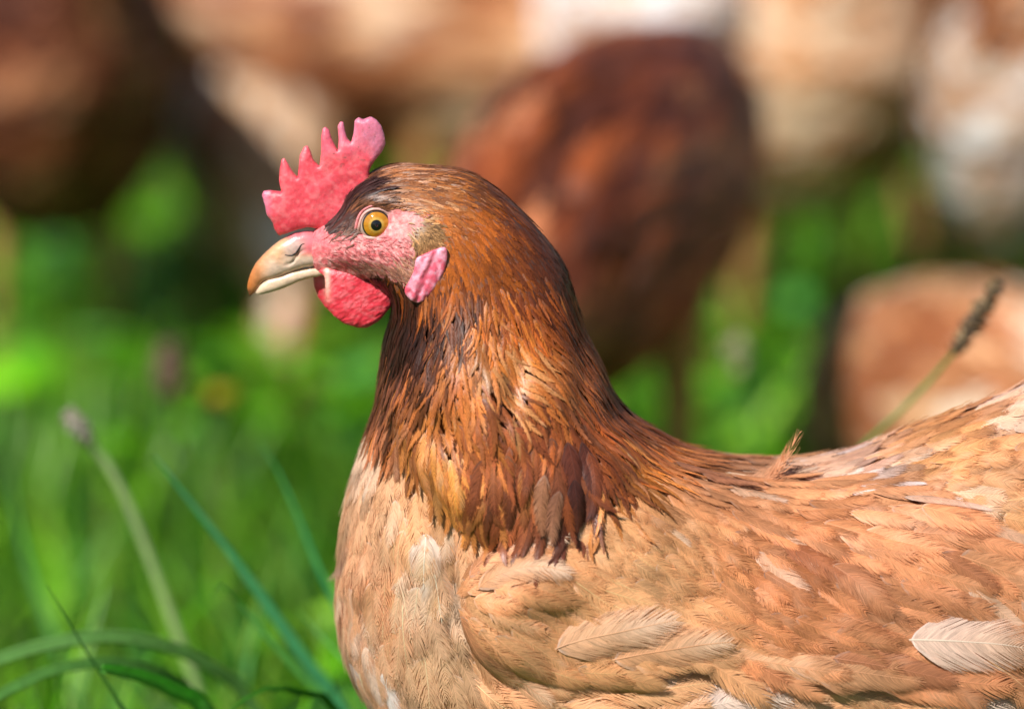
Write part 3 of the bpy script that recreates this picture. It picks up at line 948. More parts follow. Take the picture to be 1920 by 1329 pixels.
UB = [(466, 550), (463, 540), (465, 527), (470, 511), (479, 494), (493, 478), (508, 464), (522, 453), (532, 446), (552, 436), (580, 432), (612, 440), (632, 460), (640, 480), (656, 490),
      (636, 492), (622, 493), (600, 496), (572, 500), (546, 508), (526, 517), (508, 524), (502, 522), (494, 527), (484, 538), (477, 549), (471, 555), (467, 555)]
LB = [(477, 550), (485, 536), (495, 526), (503, 520), (526, 515), (546, 507), (572, 502), (600, 498), (628, 495), (646, 500), (640, 512), (618, 513), (602, 517), (586, 519), (562, 526), (532, 540), (506, 548), (488, 552)]
def ub_col(x, y, P):
    tipc, mid, cream, cere, pk = lin((190, 112, 54)), lin((208, 158, 118)), lin((230, 202, 182)), lin((176, 160, 148)), lin((226, 116, 124))
    t = np.clip((x - 468 - (y < 505) * 0) / 46, 0, 1)[:, None]
    c = tipc * (1 - t) + mid * t
    e = np.clip(1.3 - np.abs(y - (514 - 0.236 * (x - 500))) / 11, 0, 1) * np.clip((x - 485) / 30, 0, 1) + 0.8 * np.exp(-((x - 512) / 16) ** 2 - ((y - 496) / 11) ** 2)  # cream lower edge, plus a glossy highlight painted as a pale spot
    e = np.clip(e, 0, 1)
    c = c + (cream - c) * e[:, None] * 0.8
    r = np.clip((x - 560) / 30, 0, 1)
    c = c + (cream - c) * (r * np.clip((y - 478) / 10, 0, 1))[:, None]
    c = c + (pk - c) * (r * np.clip((484 - y) / 12, 0, 1))[:, None]
    cr_ = np.clip((x - 522) / 20, 0, 1) * np.clip((y - 474) / 12, 0, 1)
    c = c + (cream - c) * cr_[:, None] * 0.85
    pr = np.clip((x - 532) / 22, 0, 1) * np.clip((482 - y) / 14, 0, 1)
    c = c + (pk - c) * pr[:, None]
    g = np.exp(-((x - 551) / 20) ** 4 - ((y - 464 + (x - 551) * 0.25) / 15) ** 4)
    c = c + (cere - c) * (g * 0.85)[:, None]
    up = np.clip((452 - y) / 10, 0, 1) * np.clip((x - 530) / 12, 0, 1)
    c = c + (pk - c) * up[:, None]
    dk = np.clip((478 - x) / 8, 0, 1) * np.clip((y - 536) / 10, 0, 1) * 0.75
    c = c + (lin((60, 45, 40)) - c) * dk[:, None]
    n = fbm(x / 10, y / 5, 8.0, 3)[:, None]
    return c * (0.74 + 0.48 * n)
def ub_wr(P):
    x, y = P[:, 0], P[:, 1]
    b = 1.0 * np.exp(-((x - 545) / 20) ** 2 - ((y - 462) / 14) ** 2)
    d = y - (478 - 0.0 * x) + 14 * np.tanh((x - 556) / 9.0)
    return b - 5 * np.exp(-(d / 2.6) ** 2) * np.clip(1 - np.abs(x - 555) / 24, 0, 1) + 3 * np.exp(-((y - (566 - 0.45 * (x - 460))) / 8) ** 2) * (x > 500)
beak_u = plate('upper_beak', UB, 3, 40, M_beak, ub_col, ub_wr, res=2.8, c=1.9, k=1.05)
plate('lower_beak', LB, 2, 32, M_beak, lambda x, y, P: lin((218, 190, 162)) * (0.72 + 0.5 * fbm(x / 12, y / 4, 3.0, 3))[:, None] + 0 * x[:, None], None, res=3, c=3.0, k=1.3)
# nostril slit, a dark curved cleft on the cere
for sd in (1, -1):
    ns = catmull([(534, 478), (545, 479), (554, 475), (560, 467), (565, 459), (571, 457)], 1.5, False)
    npt = []
    from mathutils.bvhtree import BVHTree
    if sd == 1:
        bvh = BVHTree.FromPolygons([v.co[:] for v in beak_u.data.vertices], [p.vertices[:] for p in beak_u.data.polygons])
        base = []
        for (x, y) in ns:
            r = ray_point(x, y, 0.0)
            d = (r - CAM).normalized()
            h = bvh.ray_cast(CAM - Vector(OFF), d)
            base.append(np.array(h[0]) if h[0] is not None else np.array(r) - OFF)
        base = np.array(base)
    q = base.copy()
    q[:, 1] *= sd
    tube_obj('nostril', q, np.interp(np.linspace(0, 1, len(q)), [0, .3, .7, 1], [.6, 1.4, 1.5, .5]) * S, M_lid, HEN, 6, lin((34, 26, 26)))

# -------------------------------------------------------------- eyes
EC = invert([706.0], [421.0], F_body)[0]
for sd in (1, -1):
    R_ = 37.0
    nu, nv_ = 96, 48
    V, C = [], []
    cx = np.array([EC[0], EC[1], EC[2] - 21.0])
    rings = [0, 2, 4, 6, 8.0, 9.0, 9.6, 11, 13.5, 16, 18.5, 21, 23.2, 24.2, 25.2, 26.4, 27.2, 29, 31, 33, 35, 36.9]
    V.append((0, 0, R_ + 1.5)); C.append(lin((6, 6, 8)))
    ax = []
    for i, r in enumerate(rings[1:]):
        for k in range(nu):
            a = 2 * math.pi * k / nu
            hgt = math.sqrt(max(R_ * R_ - r * r, 0)) + 1.5 * math.exp(-(r / 16) ** 2)
            V.append((r * math.cos(a), r * math.sin(a), hgt))
            if r <= 9.6:
                c = lin((6, 6, 8))
            elif r < 10.0:
                c = lin((95, 70, 30))
            elif r < 24.0:
                f = 0.8 + 0.4 * vnoise(np.array(k * 0.45), np.array(r * 0.10), 0.0) 
                f *= 0.9 + 0.15 * math.sin(a + 1.2)
                tt = (r - 9.8) / 14.4
                base = lin((212, 170, 78)) * (1 - tt) + lin((204, 134, 36)) * tt if r < 14 else lin((204, 136, 34))
                c = base * f
            elif r < 26.6:
                c = lin((52, 40, 36))
            else:
                c = lin((190, 164, 152))
            C.append(c)
    m = len(rings) - 1
    F = [(0, 1 + k, 1 + (k + 1) % nu, 1 + (k + 1) % nu) for k in range(nu)]
    for i in range(m - 1):
        for k in range(nu):
            F.append((1 + i * nu + k, 1 + i * nu + (k + 1) % nu, 1 + (i + 1) * nu + (k + 1) % nu, 1 + (i + 1) * nu + k))
    # close the back
    V.append((0, 0, -R_ * 0.6)); C.append(lin((200, 180, 170)))
    bk = len(V) - 1
    F += [(1 + (m - 1) * nu + k, 1 + (m - 1) * nu + (k + 1) % nu, bk, bk) for k in range(nu)]
    V = np.array(V)
    tilt = 0.12
    V = np.stack([V[:, 0], V[:, 1] * math.cos(tilt) - V[:, 2] * math.sin(tilt) * 0.3, V[:, 2]], 1) + cx
    me = bpy.data.meshes.new('eye')
    me.from_pydata((to_world(V, sd) - OFF).tolist(), [], [tuple(dict.fromkeys(f)) for f in F])
    me.polygons.foreach_set('use_smooth', np.ones(len(me.polygons), bool))
    at = me.color_attributes.new('Col', 'FLOAT_COLOR', 'POINT')
    cc = np.ones((len(V), 4)); cc[:, :3] = np.array(C)
    at.data.foreach_set('color', cc.astype(np.float32).ravel())
    me.materials.append(M_eye)
    o = bpy.data.objects.new('eye', me); COL.objects.link(o); o.parent = HEN
    # eyelid rims: a soft pale ring, fuller at the lower front
    th = np.linspace(0, 2 * math.pi, 97)
    ring = []
    for a in th:
        rx, ry = 29.5, 26.8
        x, y = rx * math.cos(a), ry * math.sin(a)
        fr = math.exp(-((a - 2.45) / 0.5) ** 2)
        x -= 7 * fr; y += 5 * fr
        rr = min(math.hypot(x, y), 36.2)
        ring.append((EC[0] + x, EC[1] + y - 3, cx[2] + math.sqrt(max(R_ * R_ - rr * rr, 0)) + 0.5))
    rad = 2.3 + 2.6 * np.exp(-((th - 2.2) / 0.9) ** 2)
    q = to_world(np.array(ring), sd) - OFF
    lid = tube_obj('eyelid', q, rad * S, M_lid, HEN, 10, lin((212, 164, 156)))
    ring2 = np.array(ring)
    ring2 = np.stack([EC[0] + (ring2[:, 0] - EC[0]) * 1.2, EC[1] - 3 + (ring2[:, 1] - EC[1] + 3) * 1.2, ring2[:, 2] - 6.5], 1)
    q = to_world(ring2, sd) - OFF
    tube_obj('skin_fold', q, (2.8 - 1.2 * np.exp(-((th - 4.5) / 1.2) ** 2) + 2.0 * np.exp(-((th - 1.9) / 1.0) ** 2)) * S, M_skin, lid, 12, lin((228, 140, 142)))
print('hen head done')

# -------------------------------------------------------------- wings (a thin folded shell each) and plumage
NECKP = np.array([(560, 250), (1000, 280), (1200, 560), (1230, 770), (1320, 850), (1250, 880), (1170, 905), (1130, 945), (1085, 965), (1000, 970), (930, 965), (870, 950),
                  (815, 900), (770, 850), (700, 790), (640, 790), (640, 600), (560, 500)], float)
BACKP = np.array([(1240, 880), (1320, 840), (1300, 700), (2600, 300), (2600, 1000), (2260, 1215), (2140, 1140), (1990, 1060), (1850, 1000), (1700, 940), (1550, 902), (1400, 892)], float)
WINGP = catmull(WING, 12)
wingp = invert(WINGP[:, 0], WINGP[:, 1], F_wing)[:, :2]
p2, t2, b2 = fill2d(wingp, 18.0)
wf = np.sqrt(np.maximum(F_wing(p2[:, 0], p2[:, 1]), 0)) - 2
wb = np.sqrt(np.maximum(F_body(p2[:, 0], p2[:, 1]), 0)) - 6
fr = np.concatenate([p2, np.where(b2, (wf + wb) / 2, wf)[:, None]], 1)
I = np.where(~b2)[0]
mm = np.arange(len(p2)); mm[I] = len(p2) + np.arange(len(I))
WV = np.concatenate([fr, np.concatenate([p2[I], wb[I][:, None]], 1)])
WF = np.concatenate([t2, mm[t2][:, ::-1]])
ixw, iyw = proj(WV)
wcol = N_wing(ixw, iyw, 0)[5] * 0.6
wings = {}
for sd in (1, -1):
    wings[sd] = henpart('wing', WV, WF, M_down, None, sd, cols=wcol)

def candidates(n, fld, box, edge=0.25):
    u = rng.uniform(box[0], box[2], n); v = rng.uniform(box[1], box[3], n)
    m = int(n * edge)
    k = rng.integers(0, len(body_poly), m)
    off = rng.normal(0, 12, (m, 2))
    u = np.concatenate([u, body_poly[k, 0] + off[:, 0]]); v = np.concatenate([v, body_poly[k, 1] + off[:, 1]])
    s = rng.permutation(len(u))
    u, v = u[s], v[s]
    g = G0(u, v)
    ok = (g > 0) & (u > box[0]) & (u < box[2]) & (v > box[1]) & (v < box[3])
    u, v = u[ok], v[ok]
    w = np.sqrt(np.maximum(fld(u, v), 0))
    return np.stack([u, v, w], -1)

ALL = []     # (tag, sort size, arrays)
def populate(name, rows, fld, sel, n, k, J, lift, mat, box, mix=0.5, rag=1.0, bright=0.10, rise=0.14, minr=4.0, sel2=None, bw=1.0, pale=0.0, lscale=1.0, wscale=1.0, shag=0.0, padd=0.0):
    C = candidates(n, fld, box)
    x, y = proj(C)
    m = sel(x, y)
    C, x, y = C[m], x[m], y[m]
    L, W, p, ang, c0, cm = rows(x, y, mix)
    keep = darts(C, np.maximum(minr, np.sqrt(L * W) * k))
    C, x, y, L, W, p, ang, c0, cm = [a[keep] for a in (C, x, y, L, W, p, ang, c0, cm)]
    nn = len(C)
    p = np.clip(p + padd, 0, 1)
    ang = ang + (fbm(x / 85.0, y / 85.0, 31.0, 2) - 0.5) * (0.5 + 0.2 * shag)
    tone = np.exp((fbm(x / 36.0, y / 60.0, 77.0, 2) - 0.5) * (0.7 + 0.35 * shag))[:, None]
    c0 = c0 * tone
    cm = cm * tone
    L = L * rng.lognormal(0, 0.13, nn) * lscale; W = W * rng.lognormal(0, 0.14, nn) * wscale
    ang = ang + rng.normal(0, 0.08 + 0.03 * shag, nn)
    br = rng.lognormal(0, bright, nn)[:, None]
    c0 = c0 * br
    c1 = c0 * np.where(rng.random(nn) < 0.6, rng.uniform(1.05, 1.5, nn), rng.uniform(0.55, 0.95, nn))[:, None]
    c1 = 0.6 * c1 + 0.4 * cm * br
    if pale:
        q = rng.random(nn) < pale
        c0[q] = c0[q] * 0.7 + 0.3 * lin((245, 225, 200)); c1[q] = c1[q] * 0.6 + 0.4 * lin((248, 235, 218))
    return dict(root=C, L=L, W=W, ang=ang, c0=c0, c1=c1, pt=p, lift=lift + rng.uniform(0, 2.5, nn), rise=rise * (1 + rng.exponential(0.35 * shag + 1e-6, nn)), bw=bw, rag=rng.lognormal(0.0, 0.35, nn) * rag, curve=rng.normal(0, 0.16 + 0.05 * shag, nn), curl=rng.normal(0, 0.05, nn)), J, fld, mat, name

IN = lambda P: (lambda x, y: inside(P, x, y))
nb = lambda x, y: inside(NECKP, x, y) & ~inside(BARE, x, y) & (y <= 560 + 0 * x)
nk = lambda x, y: inside(NECKP, x, y) & ~inside(BARE, x, y) & (y > 545)
isw = lambda x, y: inside(WINGP, x, y)
isb = lambda x, y: inside(BACKP, x, y) & ~inside(NECKP, x, y)
def isbr(x, y):
    return ~(inside(NECKP, x, y) & (y < 955)) & ~inside(BACKP, x, y) & (y > 700) & ~(inside(WINGP, x, y) & (x > 1080) & (y < 1190))
SETS = [
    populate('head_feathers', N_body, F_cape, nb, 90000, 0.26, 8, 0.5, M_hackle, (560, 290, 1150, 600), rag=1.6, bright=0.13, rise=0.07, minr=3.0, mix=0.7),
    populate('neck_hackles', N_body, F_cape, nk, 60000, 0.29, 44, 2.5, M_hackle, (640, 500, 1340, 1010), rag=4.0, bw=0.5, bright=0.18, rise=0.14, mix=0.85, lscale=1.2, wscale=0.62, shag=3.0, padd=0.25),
    populate('breast_feathers', N_breast, F_body, isbr, 26000, 0.45, 70, 1.5, M_feather, (600, 690, 2400, 1680), rag=3.2, bw=0.6, bright=0.07, rise=0.10, shag=1.2, lscale=1.25, mix=0.5, pale=0.06),
    populate('back_feathers', N_back, F_body, isb, 16000, 0.46, 60, 2.0, M_feather, (1200, 560, 2400, 1250), rag=1.6, bw=0.7, bright=0.08, rise=0.09, lscale=1.2, mix=0.45, pale=0.04),
    populate('wing_coverts', N_wing, F_wing, isw, 16000, 0.44, 84, 3.0, M_feather, (840, 860, 2300, 1300), rag=2.2, bw=0.65, bright=0.07, rise=0.07, lscale=1.25, mix=0.45, pale=0.04),
]

D2R = math.pi / 180
# feathers that stand out in the photograph: x, y, angle, L, W, rgb, rgb at edge, pointedness, bend, lift, raggedness, curl
SPEC_W = [
 (1704, 1196, 2, 236, 104, (242, 218, 194), (226, 194, 162), .08, 3, 15, 1.0, 0), (1475, 1248, 4, 260, 62, (214, 166, 120), (190, 140, 96), .2, 6, 8, .6, 0),
 (1560, 1232, 8, 240, 62, (188, 130, 90), (176, 120, 82), .2, 6, 9, .6, 0), (1360, 1225, 12, 240, 58, (222, 174, 126), (205, 150, 104), .2, -4, 6, .9, 0),
 (884, 1086, -52, 215, 66, (204, 148, 104), (240, 212, 178), .25, 82, 7, 2.4, .03), (900, 1105, -30, 190, 60, (214, 164, 116), (240, 214, 180), .3, 60, 8, 1.5, .05),
 (1040, 1215, -20, 240, 86, (226, 184, 140), (240, 214, 180), .3, 18, 9, 1.8, .06), (1150, 1235, -12, 230, 80, (222, 174, 126), (236, 206, 168), .3, 8, 8, 1.8, .06),
 (870, 1150, 20, 170, 60, (200, 145, 100), (226, 180, 132), .3, 30, 8, 1.5, .04), (900, 1210, 38, 180, 56, (206, 152, 106), (236, 200, 160), .3, -10, 7, 1.6, .04),
 (1460, 893, 6, 130, 22, (220, 192, 168), (236, 220, 206), .8, 4, 3, 4.0, 0), (1500, 897, 9, 140, 20, (224, 200, 180), (240, 228, 216), .8, 4, 3, 4.0, 0), (1560, 904, 13, 150, 20, (222, 196, 174), (238, 224, 212), .8, 4, 3, 4.0, 0),
 (1610, 914, 16, 130, 20, (222, 200, 184), (240, 230, 222), .5, 4, 6, 1.4, 0), (1690, 935, 20, 170, 22, (214, 176, 146), (232, 208, 186), .5, 3, 6, .8, 0), (1810, 976, 23, 190, 26, (216, 176, 140), (226, 190, 156), .5, 3, 6, .8, 0),



 (1450, 1010, 34, 150, 60, (170, 104, 64), (182, 118, 76), .3, 8, 5, 2.6, 0), (1560, 1060, 38, 150, 58, (186, 126, 84), (200, 142, 98), .2, 6, 9, .9, 0), (1760, 1040, 30, 130, 52, (178, 120, 80), (186, 128, 88), .2, 4, 5, 2.4, 0)]
SPEC_N = [
 (930, 830, 92, 132, 37, (176, 106, 58), (128, 68, 40), .35, -6, 6, 2.4, 0), (955, 850, 88, 132, 36, (150, 90, 52), (196, 124, 62), .35, 8, 7, 2.4, 0), (905, 860, 96, 114, 34, (150, 84, 48), (112, 60, 36), .35, 10, 8, 2.2, 0),
 (985, 870, 86, 114, 32, (190, 122, 66), (150, 90, 52), .35, 10, 8, 2.4, 0), (1030, 820, 96, 150, 41, (150, 88, 54), (104, 56, 38), .3, -10, 7, 2.2, 0), (1060, 830, 90, 159, 45, (112, 60, 42), (88, 46, 34), .25, 4, 9, 2.0, 0),
 (1085, 830, 84, 154, 41, (96, 52, 38), (112, 60, 38), .25, 14, 10, 2.0, 0), (1098, 850, 78, 132, 34, (134, 72, 42), (82, 42, 32), .3, 24, 11, 2.2, 0), (1020, 890, 100, 114, 32, (168, 118, 84), (142, 96, 66), .35, -22, 10, 2.8, 0),
 (1045, 920, 108, 101, 31, (156, 108, 80), (172, 124, 92), .35, -20, 12, 3.0, 0), (960, 900, 96, 88, 27, (126, 70, 44), (104, 56, 36), .4, -8, 10, 2.4, 0), (1070, 900, 92, 96, 32, (84, 44, 34), (104, 56, 40), .25, 8, 13, 2.0, 0),
 (870, 860, 92, 114, 32, (232, 168, 92), (206, 138, 68), .3, 0, 6, 2.2, 0), (835, 850, 96, 105, 29, (222, 158, 88), (196, 128, 64), .3, 6, 6, 2.2, 0),
 (760, 760, 100, 123, 32, (170, 112, 76), (142, 88, 56), .35, -16, 5, 2.2, 0), (745, 800, 86, 105, 29, (178, 122, 86), (150, 96, 62), .35, -8, 6, 2.2, 0), (800, 810, 84, 132, 32, (224, 156, 88), (190, 118, 60), .35, -4, 6, 2.2, 0),
 (1180, 760, 58, 132, 24, (140, 82, 52), (160, 98, 60), .6, -22, 8, 2.4, 0), (1210, 790, 52, 132, 24, (150, 92, 60), (170, 108, 66), .6, -18, 8, 2.4, 0), (1260, 850, 42, 105, 26, (160, 108, 76), (170, 118, 84), .6, 10, 9, 2.8, 0),
 (1310, 868, 36, 114, 29, (164, 112, 80), (176, 124, 90), .6, 12, 9, 2.8, 0), (1170, 850, 66, 96, 13, (222, 172, 112), (236, 204, 154), .8, -6, 6, 2.4, 0), (1210, 870, 58, 88, 12, (216, 164, 104), (236, 204, 154), .8, -6, 6, 2.4, 0)]
SPEC_T = [
 (1386, 910, -50, 132, 66, (216, 166, 124), (206, 148, 104), .3, -26, 5, 2.0, 1.1), (1396, 908, -34, 90, 56, (206, 154, 114), (200, 140, 98), .3, -30, 5, 2.0, .9), (1402, 905, -62, 96, 40, (214, 158, 112), (196, 128, 84), .4, -10, 5, 2.0, 1.3)]
SPEC_B = [
 (1500, 880, 2, 110, 34, (228, 196, 166), (222, 186, 150), .3, 2, 3, 2.0, 0), (1580, 890, -16, 90, 18, (226, 204, 186), (240, 228, 216), .8, 0, 3, 4.0, 0), (1730, 955, -10, 80, 34, (238, 222, 202), (244, 232, 216), .4, 0, 5, 1.6, 0),
 (1810, 772, -26, 130, 26, (226, 206, 188), (238, 224, 208), .3, 0, 5, .8, 0), (1560, 862, -16, 130, 26, (214, 176, 140), (206, 160, 120), .4, 0, 3, 2.0, 0),
 (800, 1000, 90, 100, 62, (252, 236, 212), (250, 222, 176), 0, 0, 6, .8, 0), (815, 1075, 82, 90, 66, (250, 232, 204), (240, 198, 140), 0, 0, 6, .8, 0),
 (660, 1240, 70, 110, 50, (226, 212, 198), (236, 226, 214), .2, -10, 5, 1.8, 0), (690, 1210, 78, 120, 44, (232, 205, 176), (236, 216, 196), .2, -10, 6, 1.6, 0), (720, 1260, 76, 120, 40, (246, 238, 226), (250, 244, 236), .2, 0, 6, 1.4, 0),
 (660, 1100, 92, 140, 52, (224, 186, 150), (232, 204, 176), .2, -14, 4, 1.2, 0), (650, 1035, 118, 60, 40, (178, 142, 118), (170, 140, 122), .2, 20, 6, 2.2, .5), (700, 1090, 90, 130, 56, (206, 158, 114), (222, 182, 142), .1, 0, 5, 1.2, 0),
 (1290, 1300, -24, 150, 50, (245, 236, 224), (250, 244, 236), .5, 0, 5, 2.4, .2), (1480, 1262, -34, 90, 40, (246, 230, 208), (250, 240, 226), .2, 0, 10, 1.4, 0), (1700, 1305, 4, 150, 60, (244, 234, 220), (250, 244, 236), .4, 0, 4, 2.2, 0)]
def spec(rows, fld, J, mat, name):
    A = rows
    n = len(A)
    xs, ys = np.array([a[0] for a in A], float), np.array([a[1] for a in A], float)
    R = invert(xs, ys, fld)
    g = lambda i: np.array([a[i] for a in A], float)
    return dict(root=R, L=g(3), W=g(4), ang=g(2) * D2R, c0=lin(np.array([a[5] for a in A])) * [1.02, .93, .97], c1=lin(np.array([a[6] for a in A])) * [1.02, .93, .97], pt=g(7), curve=g(8) * D2R, lift=g(9), rag=g(10), curl=g(11), rise=0.10, bw=(0.55 if name != 'tuft' else 0.22)), J, fld, mat, name
SPECS = [spec(SPEC_W, F_wing, 120, M_feather, 'wing_coverts'), spec(SPEC_N, F_cape, 84, M_hackle, 'neck_hackles'), spec(SPEC_B, F_body, 90, M_feather, 'breast_feathers'), spec(SPEC_T, F_body, 30, M_feather, 'tuft')]

def run(dic, J, fld, n_keep=None, **kw):
    return feather_arrays(fld, J=J, **dic, **kw)

groups = {}
singles = []
for dic, J, fld, mat, name in SPECS + SETS:
    isspec = any(dic is s[0] for s in SPECS)
    small = name == 'head_feathers'
    V, C, U, F = run(dic, J, fld, shaft=not small, q4=not small)
    x, y = proj(dic['root'])
    area = dic['L'] * dic['W'] + (1e6 if isspec else 0)
    vis = (x > 560) & (x < 1930) & (y < 1340)
    groups.setdefault(name, []).append([V, C, U, F, mat, area * vis])
# the 300 feathers that show largest become objects of their own
allar = np.concatenate([g[5] for gs in groups.values() for g in gs])
cut = np.sort(allar)[-296]
for name, gs in groups.items():
    mat = gs[0][4]
    rest = []
    for V, C, U, F, mat, ar in gs:
        big = np.where(ar >= cut)[0]
        par = wings[1] if name == 'wing_coverts' else HEN
        for i in big:
            henpart('feather', V[i], F, mat, par, cols=C[i], uvs=U[i])
        m = np.ones(len(V), bool); m[big] = False
        rest.append((V[m], C[m], U[m], F))
    if not any(len(r[0]) for r in rest):
        continue
    V, C, U, F = join_feathers(rest)
    o = henpart(name, V, F, mat, wings[1] if name == 'wing_coverts' else HEN, cols=C, uvs=U)
    tag(o, kind='stuff')
    print(name, len(V), len(F))

# hair-like feathers of the face, forelock and ear, and loose filaments
def hairs(name, xy, fld, L, W, ang, c0, J=3, pt=0.8, lift=0.5, curve=0.0, rise=0.5, mat=M_hackle, rag=1.0):
    R = invert(xy[:, 0], xy[:, 1], fld)
    n = len(R)
    V, C, U, F = feather_arrays(fld, R, L * rng.lognormal(0, 0.2, n), W * rng.lognormal(0, 0.2, n), ang, c0, c0 * 1.2, pt, J=J, lift=lift, rise=rise, curve=curve, shaft=False, q4=False, rag=rag)
    return (V, C, U, F)
H = []
def blob(n, cx, cy, sx, sy, rot=0.0):
    a, b = rng.normal(0, 1, n) * sx, rng.normal(0, 1, n) * sy
    return np.stack([cx + a * math.cos(rot) - b * math.sin(rot), cy + a * math.sin(rot) + b * math.cos(rot)], 1)
def cjit(c, n, s=0.2):
    return lin(c)[None] * rng.lognormal(0, s, n)[:, None]
# forelock: dark streaks sweeping from the brow up beside the comb
n = 70
t = rng.random(n)
fx = np.stack([618 + 62 * t ** 1.3 + rng.normal(0, 5, n), 424 - 66 * t + rng.normal(0, 5, n)], 1)
H.append(hairs('f', fx, F_cape, 52, 7.0, np.radians(-62 + 44 * t + rng.normal(0, 5, n)), cjit((62, 36, 34), n, 0.3), J=8, lift=3, curve=0.45, rise=0.5))
n = 40
t = rng.random(n)
fx = np.stack([640 + 75 * t + rng.normal(0, 5, n), 405 - 32 * t + rng.normal(0, 5, n)], 1)
H.append(hairs('f', fx, F_cape, 36, 6, np.radians(-40 + 36 * t + rng.normal(0, 6, n)), cjit((120, 74, 48), n, 0.3), J=7, lift=2, curve=0.3, rise=0.5))
n = 90
H.append(hairs('f', blob(n, 645, 430, 16, 13), F_body, 15, 3.0, np.radians(-30 + rng.normal(0, 14, n)), cjit((120, 76, 58), n, 0.3), lift=0.5))
# cheek
n = 200
q = blob(n, 722, 510, 46, 7, 0.16)
q = q[q[:, 1] < 528]
n = len(q)
H.append(hairs('f', q, F_body, 14, 2.4, np.radians(22 + rng.normal(0, 12, n)), cjit((176, 118, 98), n, 0.3), lift=0.3, rise=0.3))
n = 170
q = blob(n, 768, 512, 16, 18, 0.1)
H.append(hairs('f', q, F_body, 16, 2.6, np.radians(38 + rng.normal(0, 14, n)), cjit((204, 150, 122), n, 0.25), lift=0.3, rise=0.3))
n = 260
q = np.stack([rng.uniform(620, 770, n), rng.uniform(445, 510, n)], 1)
H.append(hairs('f', q, F_body, 8, 1.6, np.radians(20 + rng.normal(0, 20, n)), cjit((186, 96, 96), n, 0.25), lift=0.2, rise=0.25))
# ear tuft
n = 380
q = blob(n, 802, 446, 14, 15)
dd = q - np.array([802, 440])
H.append(hairs('f', q, F_body, 17, 3.4, np.radians(35 + 0.9 * dd[:, 1]) + rng.normal(0, 0.5, n), cjit((166, 124, 82), n, 0.3), J=5, lift=1.5, rise=0.6, curve=0.4))
# fringe round the bare skin
k = rng.integers(0, 400, 520)
bl = linres(BARE, 2.0, 3)
sel = bl[(bl[:, 0] > 640) & ((bl[:, 1] < 470) | (bl[:, 0] > 700))]
q = sel[rng.integers(0, len(sel), 620)] + rng.normal(0, 4, (620, 2))
q = q[~((q[:, 0] > 770) & (q[:, 1] > 480) & (q[:, 0] < 832))]
n = len(q)
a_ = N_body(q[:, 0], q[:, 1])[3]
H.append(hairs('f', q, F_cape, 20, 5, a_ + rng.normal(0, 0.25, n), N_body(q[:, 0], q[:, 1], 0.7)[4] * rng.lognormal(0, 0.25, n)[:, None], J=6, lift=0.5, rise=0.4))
V, C, U, F1 = [], [], [], []
# two template sizes can differ between calls, so join through generic soup
Vh, Ch, Uh, Fh = join_feathers(H)
o = henpart('face_bristles', Vh, Fh, M_hackle, HEN, cols=Ch, uvs=Uh); tag(o, kind='stuff')
# loose filaments all over: they break up the outline and the vane edges
C_ = candidates(9000, F_body, (620, 300, 2000, 1400), 0.5)
x, y = proj(C_)
ok = ~inside(BARE, x, y) & (y > 300) & ~((x < 700) & (y < 560))
C_, x, y = C_[ok][:3600], x[ok][:3600], y[ok][:3600]
isn = inside(NECKP, x, y)
def mixrows(x, y):
    L = np.zeros(len(x)); ang = np.zeros(len(x)); c = np.zeros((len(x), 3))
    for rows, m in ((N_body, isn), (N_wing, isw(x, y) & ~isn), (N_back, isb(x, y)), (N_breast, isbr(x, y) & ~isn & ~isw(x, y))):
        if m.any():
            r = rows(x[m], y[m], 0.6)
            L[m], ang[m], c[m] = r[0], r[3], r[4]
    return L, ang, c
L, ang, c = mixrows(x, y)
okk = L > 0
fs = np.where(isw(x, y), 1, 0)
FL = []
for fld, m in ((F_cape, isn & okk), (F_wing, isw(x, y) & ~isn & okk), (F_body, ~isw(x, y) & ~isn & okk)):
    R = C_[m].copy(); R[:, 2] = np.sqrt(np.maximum(fld(R[:, 0], R[:, 1]), 0))
    n = m.sum()
    FL.append(feather_arrays(fld, R, rng.uniform(9, 24, n), rng.uniform(1.0, 2.2, n), ang[m] + rng.normal(0, 0.35, n), c[m] * 1.1, c[m] * 1.2, 0.9, J=6, lift=rng.uniform(1, 4, n), rise=rng.uniform(0.5, 2.5, n), rag=1.0, curve=rng.normal(0, 0.7, n), shaft=False, q4=False))
V, C, U, F = join_feathers(FL)
o = henpart('loose_barbs', V, F, M_feather, HEN, cols=C, uvs=U); tag(o, kind='stuff')

# far side of the hen, coarser
PL = {'wing': [], 'body': []}
for rows, fld, sel, box, k, key in ((N_body, F_cape, nb, (560, 290, 1150, 600), 0.5, 'body'), (N_body, F_cape, nk, (640, 500, 1340, 1010), 0.42, 'body'), (N_breast, F_body, isbr, (600, 690, 2400, 1680), 0.46, 'body'),
                                  (N_back, F_body, isb, (1200, 560, 2400, 1250), 0.46, 'body'), (N_wing, F_wing, isw, (840, 860, 2300, 1300), 0.44, 'wing')):
    dic, J, fld, mat, name = populate('p', rows, fld, sel, 9000, k, 8, 2.0, M_feather, box)  # coarse
    PL[key].append(feather_arrays(fld, J=8, **dic, shaft=False, q4=False))
for key, nm in (('wing', 'wing_coverts'), ('body', 'body_plumage')):
    V, C, U, F = join_feathers(PL[key])
    o = henpart(nm, V, F, M_feather, wings[-1] if key == 'wing' else HEN, side=-1, cols=C, uvs=U)
    tag(o, kind='stuff')

